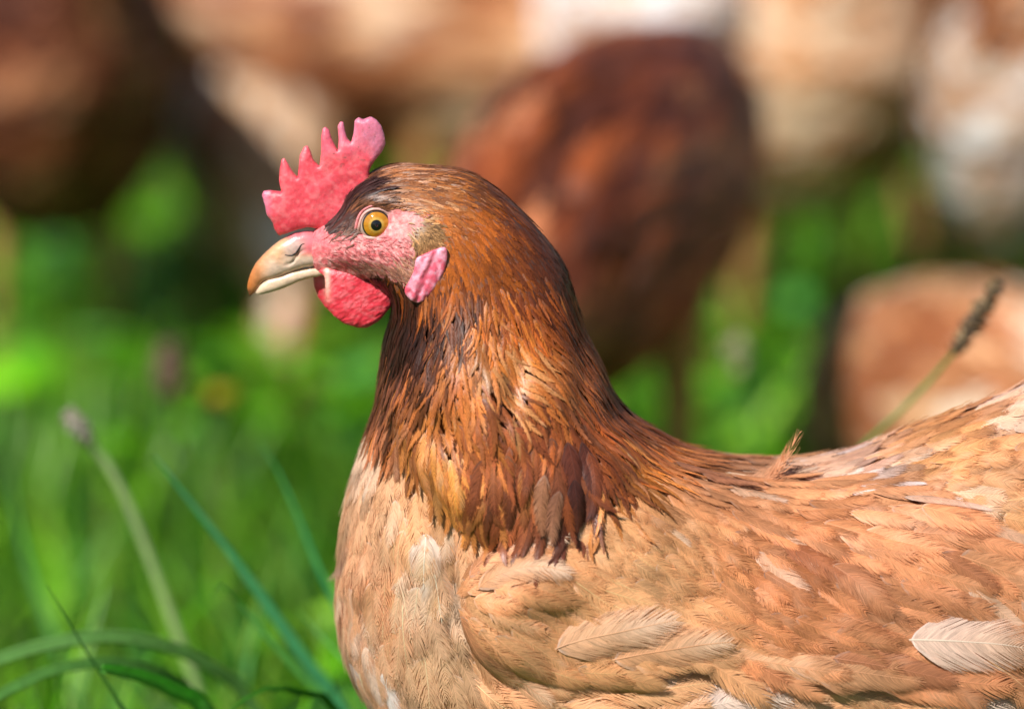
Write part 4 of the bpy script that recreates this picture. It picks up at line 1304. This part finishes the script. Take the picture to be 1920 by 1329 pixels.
# tail feathers and legs (outside the picture but part of the bird)
def leg(par, x, y, ztop, sc=1.0, col=(214, 164, 90), z0=0.0, name='leg'):
    pts = [(x + 0.004 * sc, y, ztop + 0.02 * sc), (x + 0.008 * sc, y, ztop * 0.6 + 0.01), (x, y, ztop * 0.3), (x - 0.004 * sc, y, z0 + 0.012)]
    rad = np.array([0.012, 0.0065, 0.005, 0.0055]) * sc
    P = catmull(pts, 0.006, False)
    l = tube_obj(name, P, np.interp(np.linspace(0, 1, len(P)), [0, .33, .66, 1], rad), M_leg, par, 10, lin(col))
    for a, ln in ((180, .055), (150, .048), (210, .048), (5, .02)):
        d = np.array([math.cos(math.radians(a)), math.sin(math.radians(a)), 0])
        b = np.array([x - 0.004 * sc, y, z0 + 0.010])
        t_ = [b, b + d * ln * .5 * sc + [0, 0, 0.002], b + d * ln * sc + [0, 0, -0.004]]
        Q = catmull(t_, 0.006, False)
        tube_obj('toe', Q, np.interp(np.linspace(0, 1, len(Q)), [0, .8, 1], [.0048 * sc, .0034 * sc, .0012 * sc]), M_leg, l, 8, lin(col))
    return l
for y in (-0.03, 0.03):
    leg(HEN, 0.0, y, 0.10)
dic = dict(root=invert([2200, 2220, 2240, 2230, 2240, 2230], [640, 660, 690, 730, 780, 840], F_body), L=np.array([300, 330, 340, 330, 300, 260.0]), W=np.full(6, 70.0), ang=np.radians([-38, -33, -27, -20, -12, -4.0]),
           c0=cjit((196, 140, 92), 6), c1=cjit((214, 165, 115), 6), pt=0.1, lift=4.0, curve=0.1, rag=0.5)
fl = Field(G0.u0, G0.v0, G0.st, G0.G)
V, C, U, F = feather_arrays(fl, J=30, **dic)
tl = None
for sd in (1, -1):
    for i in range(6):
        o = henpart('tail_feather', V[i], F, M_feather, HEN, side=sd, cols=C[i], uvs=U[i])
print('main hen done')

# ================================================================== the flock behind
def loc_hen(P, side=1.0, sc=1.0):
    return np.stack([(P[..., 0] - 1420) * S * sc, -P[..., 2] * S * side * sc, ((1650 - P[..., 1]) * S + 0.11) * sc], -1)

GRAZE = [(385, 1795), (425, 1730), (490, 1630), (570, 1500), (690, 1320), (830, 1170), (990, 1060), (1190, 980), (1400, 930), (1600, 905), (1780, 910), (1930, 930), (2060, 950),
         (2160, 980), (2210, 1020), (2220, 1080), (2190, 1120), (2120, 1210), (2020, 1320), (1880, 1440), (1700, 1540), (1480, 1610), (1250, 1640), (1080, 1620), (940, 1570), (840, 1560),
         (750, 1620), (660, 1710), (590, 1790), (530, 1850), (465, 1875), (405, 1850)]
graze_poly = catmull(GRAZE, 16)
G1 = inflate(graze_poly, 1.5, 10.0, 70, iters=160)
G0c = inflate(catmull(BODY, 16), 1.5, 10.0, 70, iters=160)
ROW_UP = Rows([(740, 350, 1, 1, 1, 50, 22, 20, .5), (900, 450, 1, 1, 1, 60, 26, 60, .5), (780, 620, 1, 1, 1, 80, 36, 95, .4), (950, 700, 1, 1, 1, 110, 46, 80, .4), (1080, 650, 1, 1, 1, 100, 40, 66, .5),
               (750, 950, 1, 1, 1, 120, 64, 92, .2), (950, 950, 1, 1, 1, 120, 60, 80, .3), (1150, 880, 1, 1, 1, 120, 50, 50, .5), (720, 1250, 1, 1, 1, 120, 70, 75, .2), (900, 1350, 1, 1, 1, 130, 74, 40, .2),
               (1100, 1150, 1, 1, 1, 130, 70, 20, .2), (1400, 1000, 1, 1, 1, 140, 70, 20, .2), (1400, 1350, 1, 1, 1, 140, 76, 8, .2), (1750, 1000, 1, 1, 1, 150, 74, 10, .2), (1750, 1350, 1, 1, 1, 140, 76, 0, .2),
               (1800, 830, 1, 1, 1, 130, 60, -15, .2), (2050, 1150, 1, 1, 1, 140, 76, 0, .2), (2150, 750, 1, 1, 1, 170, 70, -30, .2)], 120)
ROW_GR = Rows([(440, 1780, 1, 1, 1, 50, 22, -60, .5), (520, 1650, 1, 1, 1, 80, 34, -55, .5), (650, 1500, 1, 1, 1, 110, 46, -50, .4), (850, 1320, 1, 1, 1, 120, 56, -25, .4), (1050, 1150, 1, 1, 1, 130, 64, -10, .3),
               (1000, 1500, 1, 1, 1, 130, 70, -5, .2), (1400, 1050, 1, 1, 1, 140, 70, 2, .2), (1400, 1400, 1, 1, 1, 140, 76, 0, .2), (1800, 1000, 1, 1, 1, 150, 74, -8, .2), (1800, 1350, 1, 1, 1, 140, 76, -10, .2), (2120, 860, 1, 1, 1, 170, 70, -12, .2)], 120)

def head_xf(pose):
    if pose == 'up':
        return lambda p: p
    a = math.radians(-25)
    def f(p):
        p = np.array(p, float)
        d = p - np.array([700, 430])
        return np.stack([465 + d[:, 0] * math.cos(a) - d[:, 1] * math.sin(a), 1800 + d[:, 0] * math.sin(a) + d[:, 1] * math.cos(a)], 1)
    return f

def simple_plate(name, poly, wc, tmax, mat, col, par, sc, side=1.0, res=9.0, k=1.0):
    po = linres(poly, res * 0.8, 1)
    f = inflate(po, 2.0, 4.0, 12, outside=False, iters=60)
    p, t, bd = fill2d(po, res)
    th = tmax * (1 - np.exp(-k * np.sqrt(np.maximum(f(p[:, 0], p[:, 1]), 0)) / tmax))
    P, F = both_sides(p, t, bd, lambda q: th.copy())
    P[:, 2] += wc
    return mesh_obj(name, loc_hen(P, side, sc), F, mat, par, cols=np.zeros((len(P), 3)) + lin(col))

def flock_hen(px, Y, rz, pose, sc, pal, label, dz=0.0, patch=170.0, seed=0):
    global rng
    rng = np.random.default_rng(100 + seed)
    g = ray_point(px, 600, Y)
    root = empty('hen', (g.x, Y, dz), math.radians(rz))
    dz = min(dz, 0.0)
    root.location.z = dz
    tag(root, label, 'hen', 'hens standing and grazing in the grass behind')
    fld = G0c if pose == 'up' else G1
    poly = catmull(BODY if pose == 'up' else GRAZE, 26)
    rows = ROW_UP if pose == 'up' else ROW_GR
    p, t, bd = fill2d(poly, 42)
    P, F = both_sides(p, t, bd, lambda q: np.sqrt(np.maximum(fld(q[:, 0], q[:, 1]), 0)))
    pc = lin(np.array(pal))
    def colour(u, v, w):
        n = fbm(u / patch + seed * 3.1, v / patch + 2.2 * seed, w / patch + 1.7 * seed, 2)
        x = np.clip((n - 0.28) / 0.44, 0, 0.999) * len(pc)
        x = np.clip(x + rng.normal(0, 0.55, len(u)), 0, len(pc) - 0.01)
        return pc[x.astype(int)]
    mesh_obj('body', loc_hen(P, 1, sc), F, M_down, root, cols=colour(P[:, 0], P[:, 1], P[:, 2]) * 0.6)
    lo, hi = poly.min(0), poly.max(0)
    parts = {'body': [], 1: [], -1: []}
    wingsel = (lambda u, v: inside(WINGP, u, v)) if pose == 'up' else (lambda u, v: inside(WINGP + np.array([0, 90]), u, v))
    ws = {}
    for sd in (1, -1):
        wp = (catmull(WING, 40) + (np.array([0, 0]) if pose == 'up' else np.array([0, 90])))
        wp = wp - np.array([0, 40])
        q, tt, bb = fill2d(wp, 50)
        h = np.sqrt(np.maximum(fld(q[:, 0], q[:, 1]), 0))
        P2_ = np.concatenate([np.stack([q[:, 0], q[:, 1], h + np.where(bb, 2, 22)], 1), np.stack([q[:, 0], q[:, 1], h - 12], 1)[~bb]])
        mm_ = np.arange(len(q)); mm_[~bb] = len(q) + np.arange((~bb).sum())
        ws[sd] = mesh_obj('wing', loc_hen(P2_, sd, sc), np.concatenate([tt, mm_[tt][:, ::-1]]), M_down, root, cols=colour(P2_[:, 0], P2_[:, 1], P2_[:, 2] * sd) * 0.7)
        n = 5000
        u, v = rng.uniform(lo[0], hi[0], n), rng.uniform(lo[1], hi[1], n)
        g_ = fld(u, v)
        ok = g_ > 0
        u, v = u[ok], v[ok]
        C = np.stack([u, v, np.sqrt(fld(u, v))], -1)
        L, W, p_, ang, _, _ = rows(u, v)
        kp = darts(C, np.sqrt(L * W) * 0.55)
        C, L, W, p_, ang = C[kp], L[kp], W[kp], p_[kp], ang[kp]
        isw_ = wingsel(C[:, 0], C[:, 1])
        c = colour(C[:, 0], C[:, 1], C[:, 2] * sd) * rng.lognormal(0, 0.12, len(C))[:, None]
        if pose == 'up':
            m = ~((C[:, 0] < 835) & (C[:, 1] > 395) & (C[:, 1] < 560))
        else:
            m = ~((C[:, 0] < 500) & (C[:, 1] > 1760))
        for key, mk in (('body', m & ~isw_), (sd, m & isw_)):
            V, Cc, U, Fq = feather_arrays(fld, C[mk], L[mk] * 1.3, W[mk] * 1.15, ang[mk] + rng.normal(0, 0.12, mk.sum()), c[mk], c[mk] * 1.15, p_[mk], J=6, lift=np.where(isw_[mk], 24, 3), rise=0.12, shaft=False, q4=False)
            V[..., 2] *= sd
            U[..., 4] *= sd
            parts[key].append((V, Cc, U, Fq))
    for key, nm, par in (('body', 'plumage', root), (1, 'wing_feathers', ws[1]), (-1, 'wing_feathers', ws[-1])):
        V, Cc, U, Fq = join_feathers(parts[key])
        o = mesh_obj(nm, loc_hen(V, 1, sc), Fq, M_bgfeather, par, cols=Cc, uvs=U[:, :2], nrm=nrm_world(U[:, 2:5]))
        tag(o, kind='stuff')
    X = head_xf(pose)
    simple_plate('comb', X(COMB), 0, 16, M_comb, (214, 66, 76), root, sc)
    simple_plate('upper_beak', X(UB), 0, 34, M_beak, (214, 160, 100), root, sc)
    simple_plate('lower_beak', X(LB), 0, 24, M_beak, (224, 196, 150), root, sc)
    for sd in (1, -1):
        simple_plate('wattle', X(WAT), 26, 16, M_comb, (214, 60, 70), root, sc, sd)
        simple_plate('ear_lobe', X(EAR), 62, 12, M_comb, (228, 150, 170), root, sc, sd)
        e = X([(706, 421)])[0]
        h = math.sqrt(max(float(fld(e[0], e[1])), 0)) - 14
        V = [(e[0], e[1], h + 24)]; Cc = [lin((6, 6, 8))]
        for r, z_, col in ((9, 23, (6, 6, 8)), (10, 22.8, (216, 140, 30)), (20, 17, (216, 140, 30)), (26, 8, (60, 45, 40)), (30, -4, (220, 150, 150))):
            for k in range(14):
                a = k * math.pi / 7
                V.append((e[0] + r * math.cos(a), e[1] + r * math.sin(a), h + z_)); Cc.append(lin(col))
        Fq = [(0, 1 + k, 1 + (k + 1) % 14) for k in range(14)]
        for i in range(4):
            for k in range(14):
                a, b = 1 + i * 14 + k, 1 + i * 14 + (k + 1) % 14
                Fq += [(a, a + 14, b + 14), (a, b + 14, b)]
        mesh_obj('eye', loc_hen(np.array(V), sd, sc), np.array(Fq), M_eye, root, cols=np.array(Cc))
        leg(root, 0.0, 0.03 * sd * sc, 0.125 * sc, sc, col=(176, 128, 78), z0=-dz)
    tq = 0 if pose == 'up' else 30
    tb = [(2120, 680), (2150, 710), (2170, 750), (2180, 800)]
    dic_ = dict(root=np.array([(a - 4 * tq, b + tq * 8, 14.0 + 6 * i) for i, (a, b) in enumerate(tb)]), L=np.array([330, 340, 320, 290.0]), W=np.full(4, 76.0), ang=np.radians(np.array([-40, -32, -24, -14.0]) + tq * 1.3), c0=pc[rng.integers(0, len(pc), 4)], c1=pc[rng.integers(0, len(pc), 4)], pt=0.1, lift=4.0, rag=0.4)
    V, Cc, U, Fq = feather_arrays(fld, J=9, **dic_)
    for sd in (1, -1):
        for i in range(4):
            mesh_obj('tail_feather', loc_hen(V[i], sd, sc), Fq, M_bgfeather, root, cols=Cc[i], uvs=U[i][:, :2], nrm=nrm_world(U[i][:, 2:5], sd))
    return root

DARK = [(84, 42, 28), (110, 56, 34), (138, 76, 46), (96, 50, 34), (172, 114, 80)]
BROWN = [(86, 42, 26), (120, 58, 32), (156, 80, 42), (112, 54, 32), (176, 108, 70)]
TAN = [(150, 92, 56), (190, 128, 84), (214, 158, 112), (176, 114, 72), (236, 208, 178)]
PALE = [(196, 140, 96), (222, 180, 138), (236, 208, 176), (214, 164, 118), (240, 228, 214)]
WHITE = [(136, 80, 50), (176, 118, 80), (214, 190, 168), (236, 230, 226), (200, 160, 128)]
FLOCK = [
 (1118, 0.63, 70, 'graze', 1.14, BROWN, 'big dark chestnut hen grazing right behind the neck of the sharp hen', 0.0, 150),
 (100, 1.13, -78, 'up', 1.0, DARK, 'very dark brown hen in the upper left corner, seen from the rear', 0.02, 150),
 (490, 1.24, 98, 'graze', 1.0, [(176, 118, 78), (204, 158, 116), (232, 206, 176), (196, 144, 102), (238, 226, 212)], 'cream and white hen grazing with its pale neck stretched down behind the comb', -0.05, 200),
 (800, 1.22, 190, 'graze', 1.0, [(120, 66, 38), (168, 104, 64), (214, 158, 112), (140, 80, 46), (228, 190, 156)], 'tan hen with a pale side, standing above the head of the sharp hen', 0.03, 220),
 (1170, 1.22, -70, 'graze', 1.05, [(150, 96, 66), (222, 214, 208), (242, 240, 242), (206, 156, 120), (238, 236, 240)], 'whitish mottled hen just behind the back of the dark chestnut hen', 0.04, 110),
 (1490, 1.18, -72, 'up', 1.0, [(150, 92, 56), (214, 158, 112), (236, 208, 176), (196, 140, 96), (230, 200, 170)], 'cream and tan hen turned away at the upper right, above a gap of grass', 0.02, 170),
 (1700, 1.45, 170, 'graze', 1.0, BROWN, 'brown hen in profile at the top of the picture, behind two paler hens', 0.05, 170),
 (1990, 0.98, -100, 'up', 1.05, WHITE, 'brown and white hen cut by the right edge of the picture', 0.0, 190),
 (1800, 0.69, -70, 'graze', 1.04, [(150, 90, 56), (190, 132, 90), (212, 164, 122), (170, 110, 72), (236, 210, 184)], 'pale tan hen crouching low in the grass behind the brown seed head', -0.085, 200),
 (640, 1.75, 20, 'graze', 1.0, BROWN, 'reddish brown hen far back between the cream hen and the tan hen', 0.0, 170),
 (250, 1.85, 160, 'graze', 1.0, DARK, 'dark hen far back at the top left, behind the darkest hen', 0.0, 170),
 (1000, 2.00, -30, 'up', 1.0, BROWN, 'brown hen farthest back, above the chestnut hen', 0.0, 170),
 (1400, 1.95, 200, 'graze', 1.0, BROWN, 'brown hen far back at the top, right of the whitish hen', 0.0, 170),
 (1860, 2.05, 10, 'up', 1.0, DARK, 'dark brown hen far back in the upper right corner', 0.0, 170),
]
for i, (px, Y, rz, pose, sc, pal, lab, dz, patch) in enumerate(FLOCK):
    flock_hen(px, Y, rz, pose, sc, pal, lab, dz, patch, i + 1)
rng = np.random.default_rng(11)
print('flock done')

# ================================================================== ground and grass
m_g, nt, p, out = new_mat('turf_soil')
tc = nd(nt, 'ShaderNodeTexCoord')
nz = nd(nt, 'ShaderNodeTexNoise', Scale=18.0, Detail=6.0)
nt.links.new(tc.outputs['Object'], nz.inputs['Vector'])
cr = nt.nodes.new('ShaderNodeValToRGB')
cr.color_ramp.elements[0].position = 0.35
cr.color_ramp.elements[0].color = (0.02, 0.035, 0.008, 1)
cr.color_ramp.elements[1].position = 0.7
cr.color_ramp.elements[1].color = (0.05, 0.13, 0.015, 1)
nt.links.new(nz.outputs[0], cr.inputs[0])
nt.links.new(cr.outputs[0], p.inputs['Base Color'])
p.inputs['Roughness'].default_value = 0.9
gx, gy = np.meshgrid(np.concatenate([[-600, -60, -8], np.linspace(-3, 3, 61), [8, 60, 600]]), np.concatenate([[-600, -60, -6], np.linspace(-2, 6, 81), [10, 60, 900]]))
gz = (fbm(gx * 2.2 + 50, gy * 2.2 + 50, 0, 3) - 0.6) * 0.03 * (np.abs(gx) < 4) * (np.abs(gy) < 8)
GVv = np.stack([gx.ravel(), gy.ravel(), gz.ravel()], 1)
idx = np.arange(gx.size).reshape(gx.shape)
GF = np.stack([idx[:-1, :-1], idx[:-1, 1:], idx[1:, 1:], idx[1:, :-1]], -1).reshape(-1, 4)
tag(mesh_obj('ground', GVv, GF, m_g), kind='structure')

def blades(x, y, z, h, w, az, bend, cols, K=4):
    n = len(x)
    t = np.linspace(0, 1, K + 1)[None, :]
    dx, dy = np.cos(az)[:, None], np.sin(az)[:, None]
    r = h[:, None] * bend[:, None] * t ** 2
    zz = z[:, None] + h[:, None] * (t - 0.35 * bend[:, None] * t ** 2.2)
    cx, cy = x[:, None] + dx * r, y[:, None] + dy * r
    wd = w[:, None] * 0.5 * np.clip(1.15 - t ** 1.6 * 1.1, 0.04, 1)
    fa = az + math.pi / 2 + rng.normal(0, 0.5, n)
    sx, sy = np.cos(fa)[:, None], np.sin(fa)[:, None]
    V = np.stack([np.stack([cx - sx * wd, cy - sy * wd, zz], -1), np.stack([cx + sx * wd, cy + sy * wd, zz], -1)], 2).reshape(n, -1, 3)
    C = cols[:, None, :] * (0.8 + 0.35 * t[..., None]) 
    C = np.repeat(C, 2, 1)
    i = np.arange(K)
    F = np.stack([2 * i, 2 * i + 1, 2 * i + 3, 2 * i + 2], 1)
    k = V.shape[1]
    return V.reshape(-1, 3), C.reshape(-1, 3), (F[None] + (np.arange(n) * k)[:, None, None]).reshape(-1, 4)

def area_pts(n, y0, y1):
    y = rng.uniform(y0, y1, n)
    hw = 0.32 + 0.13 * (y + 1.8)
    x = rng.uniform(-1, 1, n) * hw
    return x, y
GREENS = lin(np.array([(86, 152, 16), (106, 172, 22), (74, 136, 20), (130, 188, 44), (78, 146, 66), (144, 184, 66), (64, 122, 14)])) * 0.82
n = 95000
x, y = area_pts(n, -0.35, 5.5)
cl = fbm(x * 26, y * 15, 1.0, 2)
keep = rng.random(n) < np.clip((cl - 0.40) * 4.5, 0.05, 1)     # tussocks with bare hollows between them
x, y, cl = x[keep], y[keep], cl[keep]
n = len(x)
h = rng.uniform(0.03, 0.075, n) * (0.35 + 1.5 * cl)
patch = 0.6 * vnoise(x * 20, y * 11, 3.0) + 0.4 * vnoise(x * 7, y * 5, 6.0)
cols = GREENS[rng.integers(0, len(GREENS), n)] * rng.lognormal(0, 0.3, n)[:, None] * (0.35 + 1.5 * patch)[:, None]
w = rng.uniform(0.0025, 0.006, n) * (1 + 0.25 * np.clip(y, 0, 6))
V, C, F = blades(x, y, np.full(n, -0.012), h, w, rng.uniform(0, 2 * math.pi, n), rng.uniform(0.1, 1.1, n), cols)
tag(mesh_obj('grass', V, F, M_grass, cols=C), 'short bright green pasture grass all over the ground', 'grass', kind='stuff')
# taller blades standing singly round the sharp hen and a little behind it
n = 750
x = rng.uniform(-0.3, 0.3, n); y = rng.uniform(0.09, 1.1, n)
h = rng.uniform(0.06, 0.12, n)
x[:230] = rng.uniform(-0.2, -0.045, 230); y[:230] = rng.uniform(0.05, 0.3, 230); h[:230] = rng.uniform(0.12, 0.175, 230)
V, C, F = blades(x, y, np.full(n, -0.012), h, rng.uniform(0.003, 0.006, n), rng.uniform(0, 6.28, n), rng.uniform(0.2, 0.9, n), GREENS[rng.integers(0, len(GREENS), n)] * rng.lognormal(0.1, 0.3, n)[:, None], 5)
tag(mesh_obj('tall_grass', V, F, M_grass, cols=C), 'taller loose grass blades rising above the short pasture', 'grass', kind='stuff')
# clover-like round leaves among the grass
n = 14000
x, y = area_pts(n, -0.2, 4.5)
keep = fbm(x * 5 + 9, y * 5, 4.0, 2) > 0.46
x, y = x[keep], y[keep]
n = len(x)
r = rng.uniform(0.004, 0.014, n)
z = rng.uniform(0.025, 0.07, n)
a = rng.uniform(0, 6.28, n); tl_ = rng.uniform(0, 0.7, n)
k = np.arange(7) * 2 * math.pi / 7
ux = np.stack([np.cos(a), np.sin(a), 0 * a], 1); uy = np.stack([-np.sin(a) * np.cos(tl_), np.cos(a) * np.cos(tl_), np.sin(tl_)], 1)
cen = np.stack([x, y, z], 1)
ringv = cen[:, None] + r[:, None, None] * (np.cos(k)[None, :, None] * ux[:, None] + np.sin(k)[None, :, None] * uy[:, None])
V = np.concatenate([cen[:, None] - np.array([0, 0, 0.001]), ringv], 1).reshape(-1, 3)
F = np.stack([np.zeros(7, int), 1 + np.arange(7), 1 + (np.arange(7) + 1) % 7], 1)
F = (F[None] + (np.arange(n) * 8)[:, None, None]).reshape(-1, 3)
cc = np.repeat(GREENS[rng.integers(0, 5, n)] * rng.lognormal(0.25, 0.4, n)[:, None], 8, 0)
tag(mesh_obj('clover', V, F, plant_mat('waxy_leaf', 0.3, 0.22), cols=cc), 'small round clover leaves growing between the grass blades', 'clover', kind='stuff')

# ------------------------------------------------------------------ single plants near the sharp hen
def path3(pts, Y, dY=0.0):
    n = len(pts)
    P = [np.array(ray_point(px, py, Y + dY * i / max(n - 1, 1))) for i, (px, py) in enumerate(pts)]
    d = P[-1] - P[-2]
    e = P[-1].copy()
    if e[2] > 0.0 and d[2] < -1e-4:      # carry the stem on to the ground, straightening up
        for f in (0.5, 1.0):
            g = P[-1].copy() if f == 0.5 else g
            q = e.copy(); q[2] = e[2] * (1 - f) - 0.005 * f
            q[:2] += d[:2] / abs(d[2]) * (e[2] - q[2]) * 0.5
            P.append(q)
    return catmull(np.array(P), 0.008, False)

def ribbon(name, pts, Y, wpx, col, label, dY=0.0, fold=0.35, tip=0.06, face=None, group=None, cat='grass blade', col2=None):
    P = path3(pts, Y, dY)
    n = len(P)
    t = np.linspace(0, 1, n)
    T = np.gradient(P, axis=0); T /= np.linalg.norm(T, axis=1)[:, None]
    vd = np.array([0.25, 1.0, -0.2]) if face is None else np.array(face, float)
    Sd = np.cross(T, vd); Sd /= np.linalg.norm(Sd, axis=1)[:, None]
    Nn = np.cross(Sd, T)
    w = wpx * S * 0.5 * np.clip(np.minimum(tip + (t / 0.5) ** 0.75, 1), 0, 1)
    rows_ = []
    th = 0.00025
    for o, dpt in ((-1, fold), (-0.5, fold * .55), (0, 0), (0.5, fold * .55), (1, fold)):
        rows_.append(P + Sd * (w * o)[:, None] - Nn * (w * dpt)[:, None])
    top = np.stack(rows_, 1)
    bot = top[:, 1:-1] + Nn[:, None] * th
    V = np.concatenate([top.reshape(-1, 3), bot.reshape(-1, 3)])
    F = []
    def ti(i, j): return i * 5 + j
    def bi(i, j): return n * 5 + i * 3 + j - 1 if 0 < j < 4 else ti(i, j)
    for i in range(n - 1):
        for j in range(4):
            F.append((ti(i, j), ti(i + 1, j), ti(i + 1, j + 1), ti(i, j + 1)))
            F.append((bi(i, j), bi(i, j + 1), bi(i + 1, j + 1), bi(i + 1, j)))
    C = np.zeros((len(V), 3)) + lin(col)
    jj = np.concatenate([np.tile(np.arange(5), n), np.tile(np.arange(1, 4), n)])
    C = C * (1 + 0.18 * (jj == 2) + 0.08 * np.sin(jj * 7.1))[:, None]
    o = mesh_obj(name, V, np.array(F), M_grass, cols=C)
    return tag(o, label, cat, group)

BL = [
 ([(288, 852), (345, 925), (420, 1020), (500, 1130), (580, 1245), (650, 1345)], .12, 32, (70, 138, 92), 'long blue-green grass blade leaning left in front of the breast, tip pointing up', .02),
 ([(486, 828), (520, 880), (560, 970), (600, 1070), (650, 1170), (700, 1280)], .16, 20, (62, 134, 78), 'narrow blue-green grass blade just left of the breast feathers', .0),
 ([(88, 1095), (120, 1150), (165, 1225), (215, 1300), (255, 1370)], .04, 16, (34, 72, 30), 'dark thin grass blade at the lower left', .0),
 ([(398, 1120), (410, 1095), (440, 1120), (500, 1190), (570, 1270), (640, 1350)], .09, 26, (96, 158, 80), 'kinked light green grass blade below the long blue-green one', .03),
 ([(-40, 1250), (60, 1215), (190, 1192), (300, 1205), (400, 1250), (480, 1330)], .07, 28, (92, 134, 70), 'broad arching leaf across the bottom left corner', .05, .8),
 ([(-30, 1320), (80, 1262), (200, 1240), (310, 1262), (380, 1330)], .05, 22, (76, 120, 56), 'second arching leaf, below the broad one in the bottom left corner', .05, .8),
 ([(190, 1250), (260, 1262), (330, 1290), (400, 1345)], .02, 40, (104, 164, 78), 'short light leaf at the bottom left', .05, .5),
 ([(560, 1145), (600, 1190), (650, 1240), (700, 1300)], .12, 18, (98, 158, 90), 'short pale grass blade tucked against the lower breast', .0),
 ([(430, 1330), (500, 1290), (580, 1300), (640, 1340)], .03, 30, (58, 118, 36), 'curled green leaf at the foot of the breast', .04),
 ([(20, 870), (30, 960), (60, 1080), (110, 1220), (150, 1340)], .34, 22, (88, 140, 76), 'blurred grass blade near the left edge', .0),
 ([(700, 1275), (690, 1300), (690, 1330), (700, 1380)], .10, 18, (70, 140, 40), 'short green blade right under the breast', .0),
 ([(300, 1110), (330, 1180), (380, 1260), (440, 1350)], .22, 18, (76, 138, 50), 'soft green blade between the dry stem and the blue-green blade', .0),
 ([(640, 1255), (650, 1290), (668, 1330), (690, 1380)], .14, 16, (74, 144, 44), 'thin green blade against the belly feathers', .0),
]
for pts, Y, w_, c_, lab, dY, *tp in BL:
    ribbon('grass_blade', pts, Y, w_, tuple(min(255, int(q * 1.22)) for q in c_), lab, dY, tip=tp[0] if tp else .06)

# dry stem with a small pale head, left
def stem_plant(name, pts, Y, rad, col, label, cat, head=None, rad_top=None):
    P = path3(pts, Y)
    root = empty(name, tuple(P[-1]))
    tag(root, label, cat)
    off = P[-1].copy()
    st = tube_obj('stem', P - off, np.interp(np.linspace(0, 1, len(P)), [0, 1], [(rad_top or rad) * S, rad * S]), M_grass, root, 8, lin(col))
    return root, P, off
def spikelets(name, root, A, B, off, n, L, W, cols, spread, seed=3, J=4):
    """seed scales set round an axis from A (low) to B (top), real little closed husks"""
    r = np.random.default_rng(seed)
    ax = B - A; ln = np.linalg.norm(ax); ax /= ln
    s1 = np.cross(ax, [0, 1, 0.1]); s1 /= np.linalg.norm(s1); s2 = np.cross(ax, s1)
    V, F, C = [], [], []
    for i in range(n):
        t = r.random()
        a = r.uniform(0, 6.283)
        out = s1 * math.cos(a) + s2 * math.sin(a)
        prof = math.sin(math.pi * min(0.12 + 0.83 * t, 1)) ** 0.5
        b = A + ax * ln * t + out * 0.0004
        d = ax * 0.75 + out * r.uniform(0.2, spread)
        d /= np.linalg.norm(d)
        l_, w_ = L * r.uniform(.6, 1.2) * prof, W * r.uniform(.7, 1.2)
        q1 = np.cross(d, out + 0.01); q1 /= np.linalg.norm(q1); q2 = np.cross(d, q1)
        base = len(V)
        V += [b, b + d * l_ * .45 + q1 * w_, b + d * l_ * .45 + q2 * w_, b + d * l_ * .45 - q1 * w_, b + d * l_ * .45 - q2 * w_, b + d * l_]
        for k in range(4):
            F += [(base, base + 1 + k, base + 1 + (k + 1) % 4), (base + 5, base + 1 + (k + 1) % 4, base + 1 + k)]
        c = lin(cols[r.integers(0, len(cols))]) * r.lognormal(0, .2)
        C += [c] * 6
    return mesh_obj(name, np.array(V) - off, np.array(F), M_grass, root, cols=np.array(C))

rt, P, off = stem_plant('dry_stem', [(150, 808), (196, 862), (236, 935), (275, 1030), (312, 1130), (352, 1240), (380, 1330)], .21, 14, (176, 200, 136), 'pale dry stem with a small greyish head, bending left at the lower left', 'plant stem', rad_top=9)
A = np.array(ray_point(170, 830, .21)); B = np.array(ray_point(130, 778, .21))
spikelets('flower_head', rt, A, B, off, 150, .006, .0013, [(150, 144, 124), (132, 118, 106), (176, 172, 156)], .8, 5)
rt, P, off = stem_plant('seed_stem', [(1790, 660), (1745, 712), (1690, 770), (1625, 828), (1560, 905), (1520, 980)], .15, 6.5, (122, 160, 82), 'green grass stem with a brown bristly seed head rising behind the back', 'seed stem', rad_top=5)
A = np.array(ray_point(1790, 662, .15)); B = np.array(ray_point(1872, 532, .15))
tube_obj('seed_axis', np.array([A, (A + B) / 2, B]) - off, .0005, M_grass, rt, 6, lin((120, 96, 62)))
spikelets('seed_head', rt, A, B, off, 520, .0046, .0009, [(148, 122, 86), (112, 92, 68), (186, 164, 126), (80, 68, 60)], 2.2, 6)
rt, P, off = stem_plant('bud_stem', [(1392, 700), (1400, 760), (1412, 850)], .52, 9, (90, 140, 60), 'small pale flower bud in the grass gap right of the chestnut hen', 'flower')
A = np.array(ray_point(1388, 705, .52)); B = np.array(ray_point(1380, 640, .52))
spikelets('flower_head', rt, A, B, off, 70, .007, .0018, [(170, 170, 120), (138, 150, 90), (196, 196, 160)], 1.1, 7)
rt, P, off = stem_plant('plantain_stem', [(322, 740), (326, 820), (335, 920)], .55, 9, (100, 130, 60), 'blurred brown seed head standing in the grass at the left', 'seed stem')
A = np.array(ray_point(322, 745, .55)); B = np.array(ray_point(318, 655, .55))
spikelets('seed_head', rt, A, B, off, 220, .010, .0028, [(118, 96, 74), (140, 112, 92), (100, 84, 66)], 1.0, 8)
rt, P, off = stem_plant('dandelion', [(412, 752), (416, 820), (420, 900)], .62, 8, (110, 150, 60), 'small yellow flower low in the grass left of the breast', 'flower')
A = np.array(ray_point(412, 756, .62)); B = np.array(ray_point(411, 738, .62))
spikelets('flower_head', rt, A, B, off, 60, .008, .002, [(186, 160, 20), (190, 170, 40)], 2.6, 9)
bpy.context.view_layer.update()
print('scene done', len(bpy.data.objects))
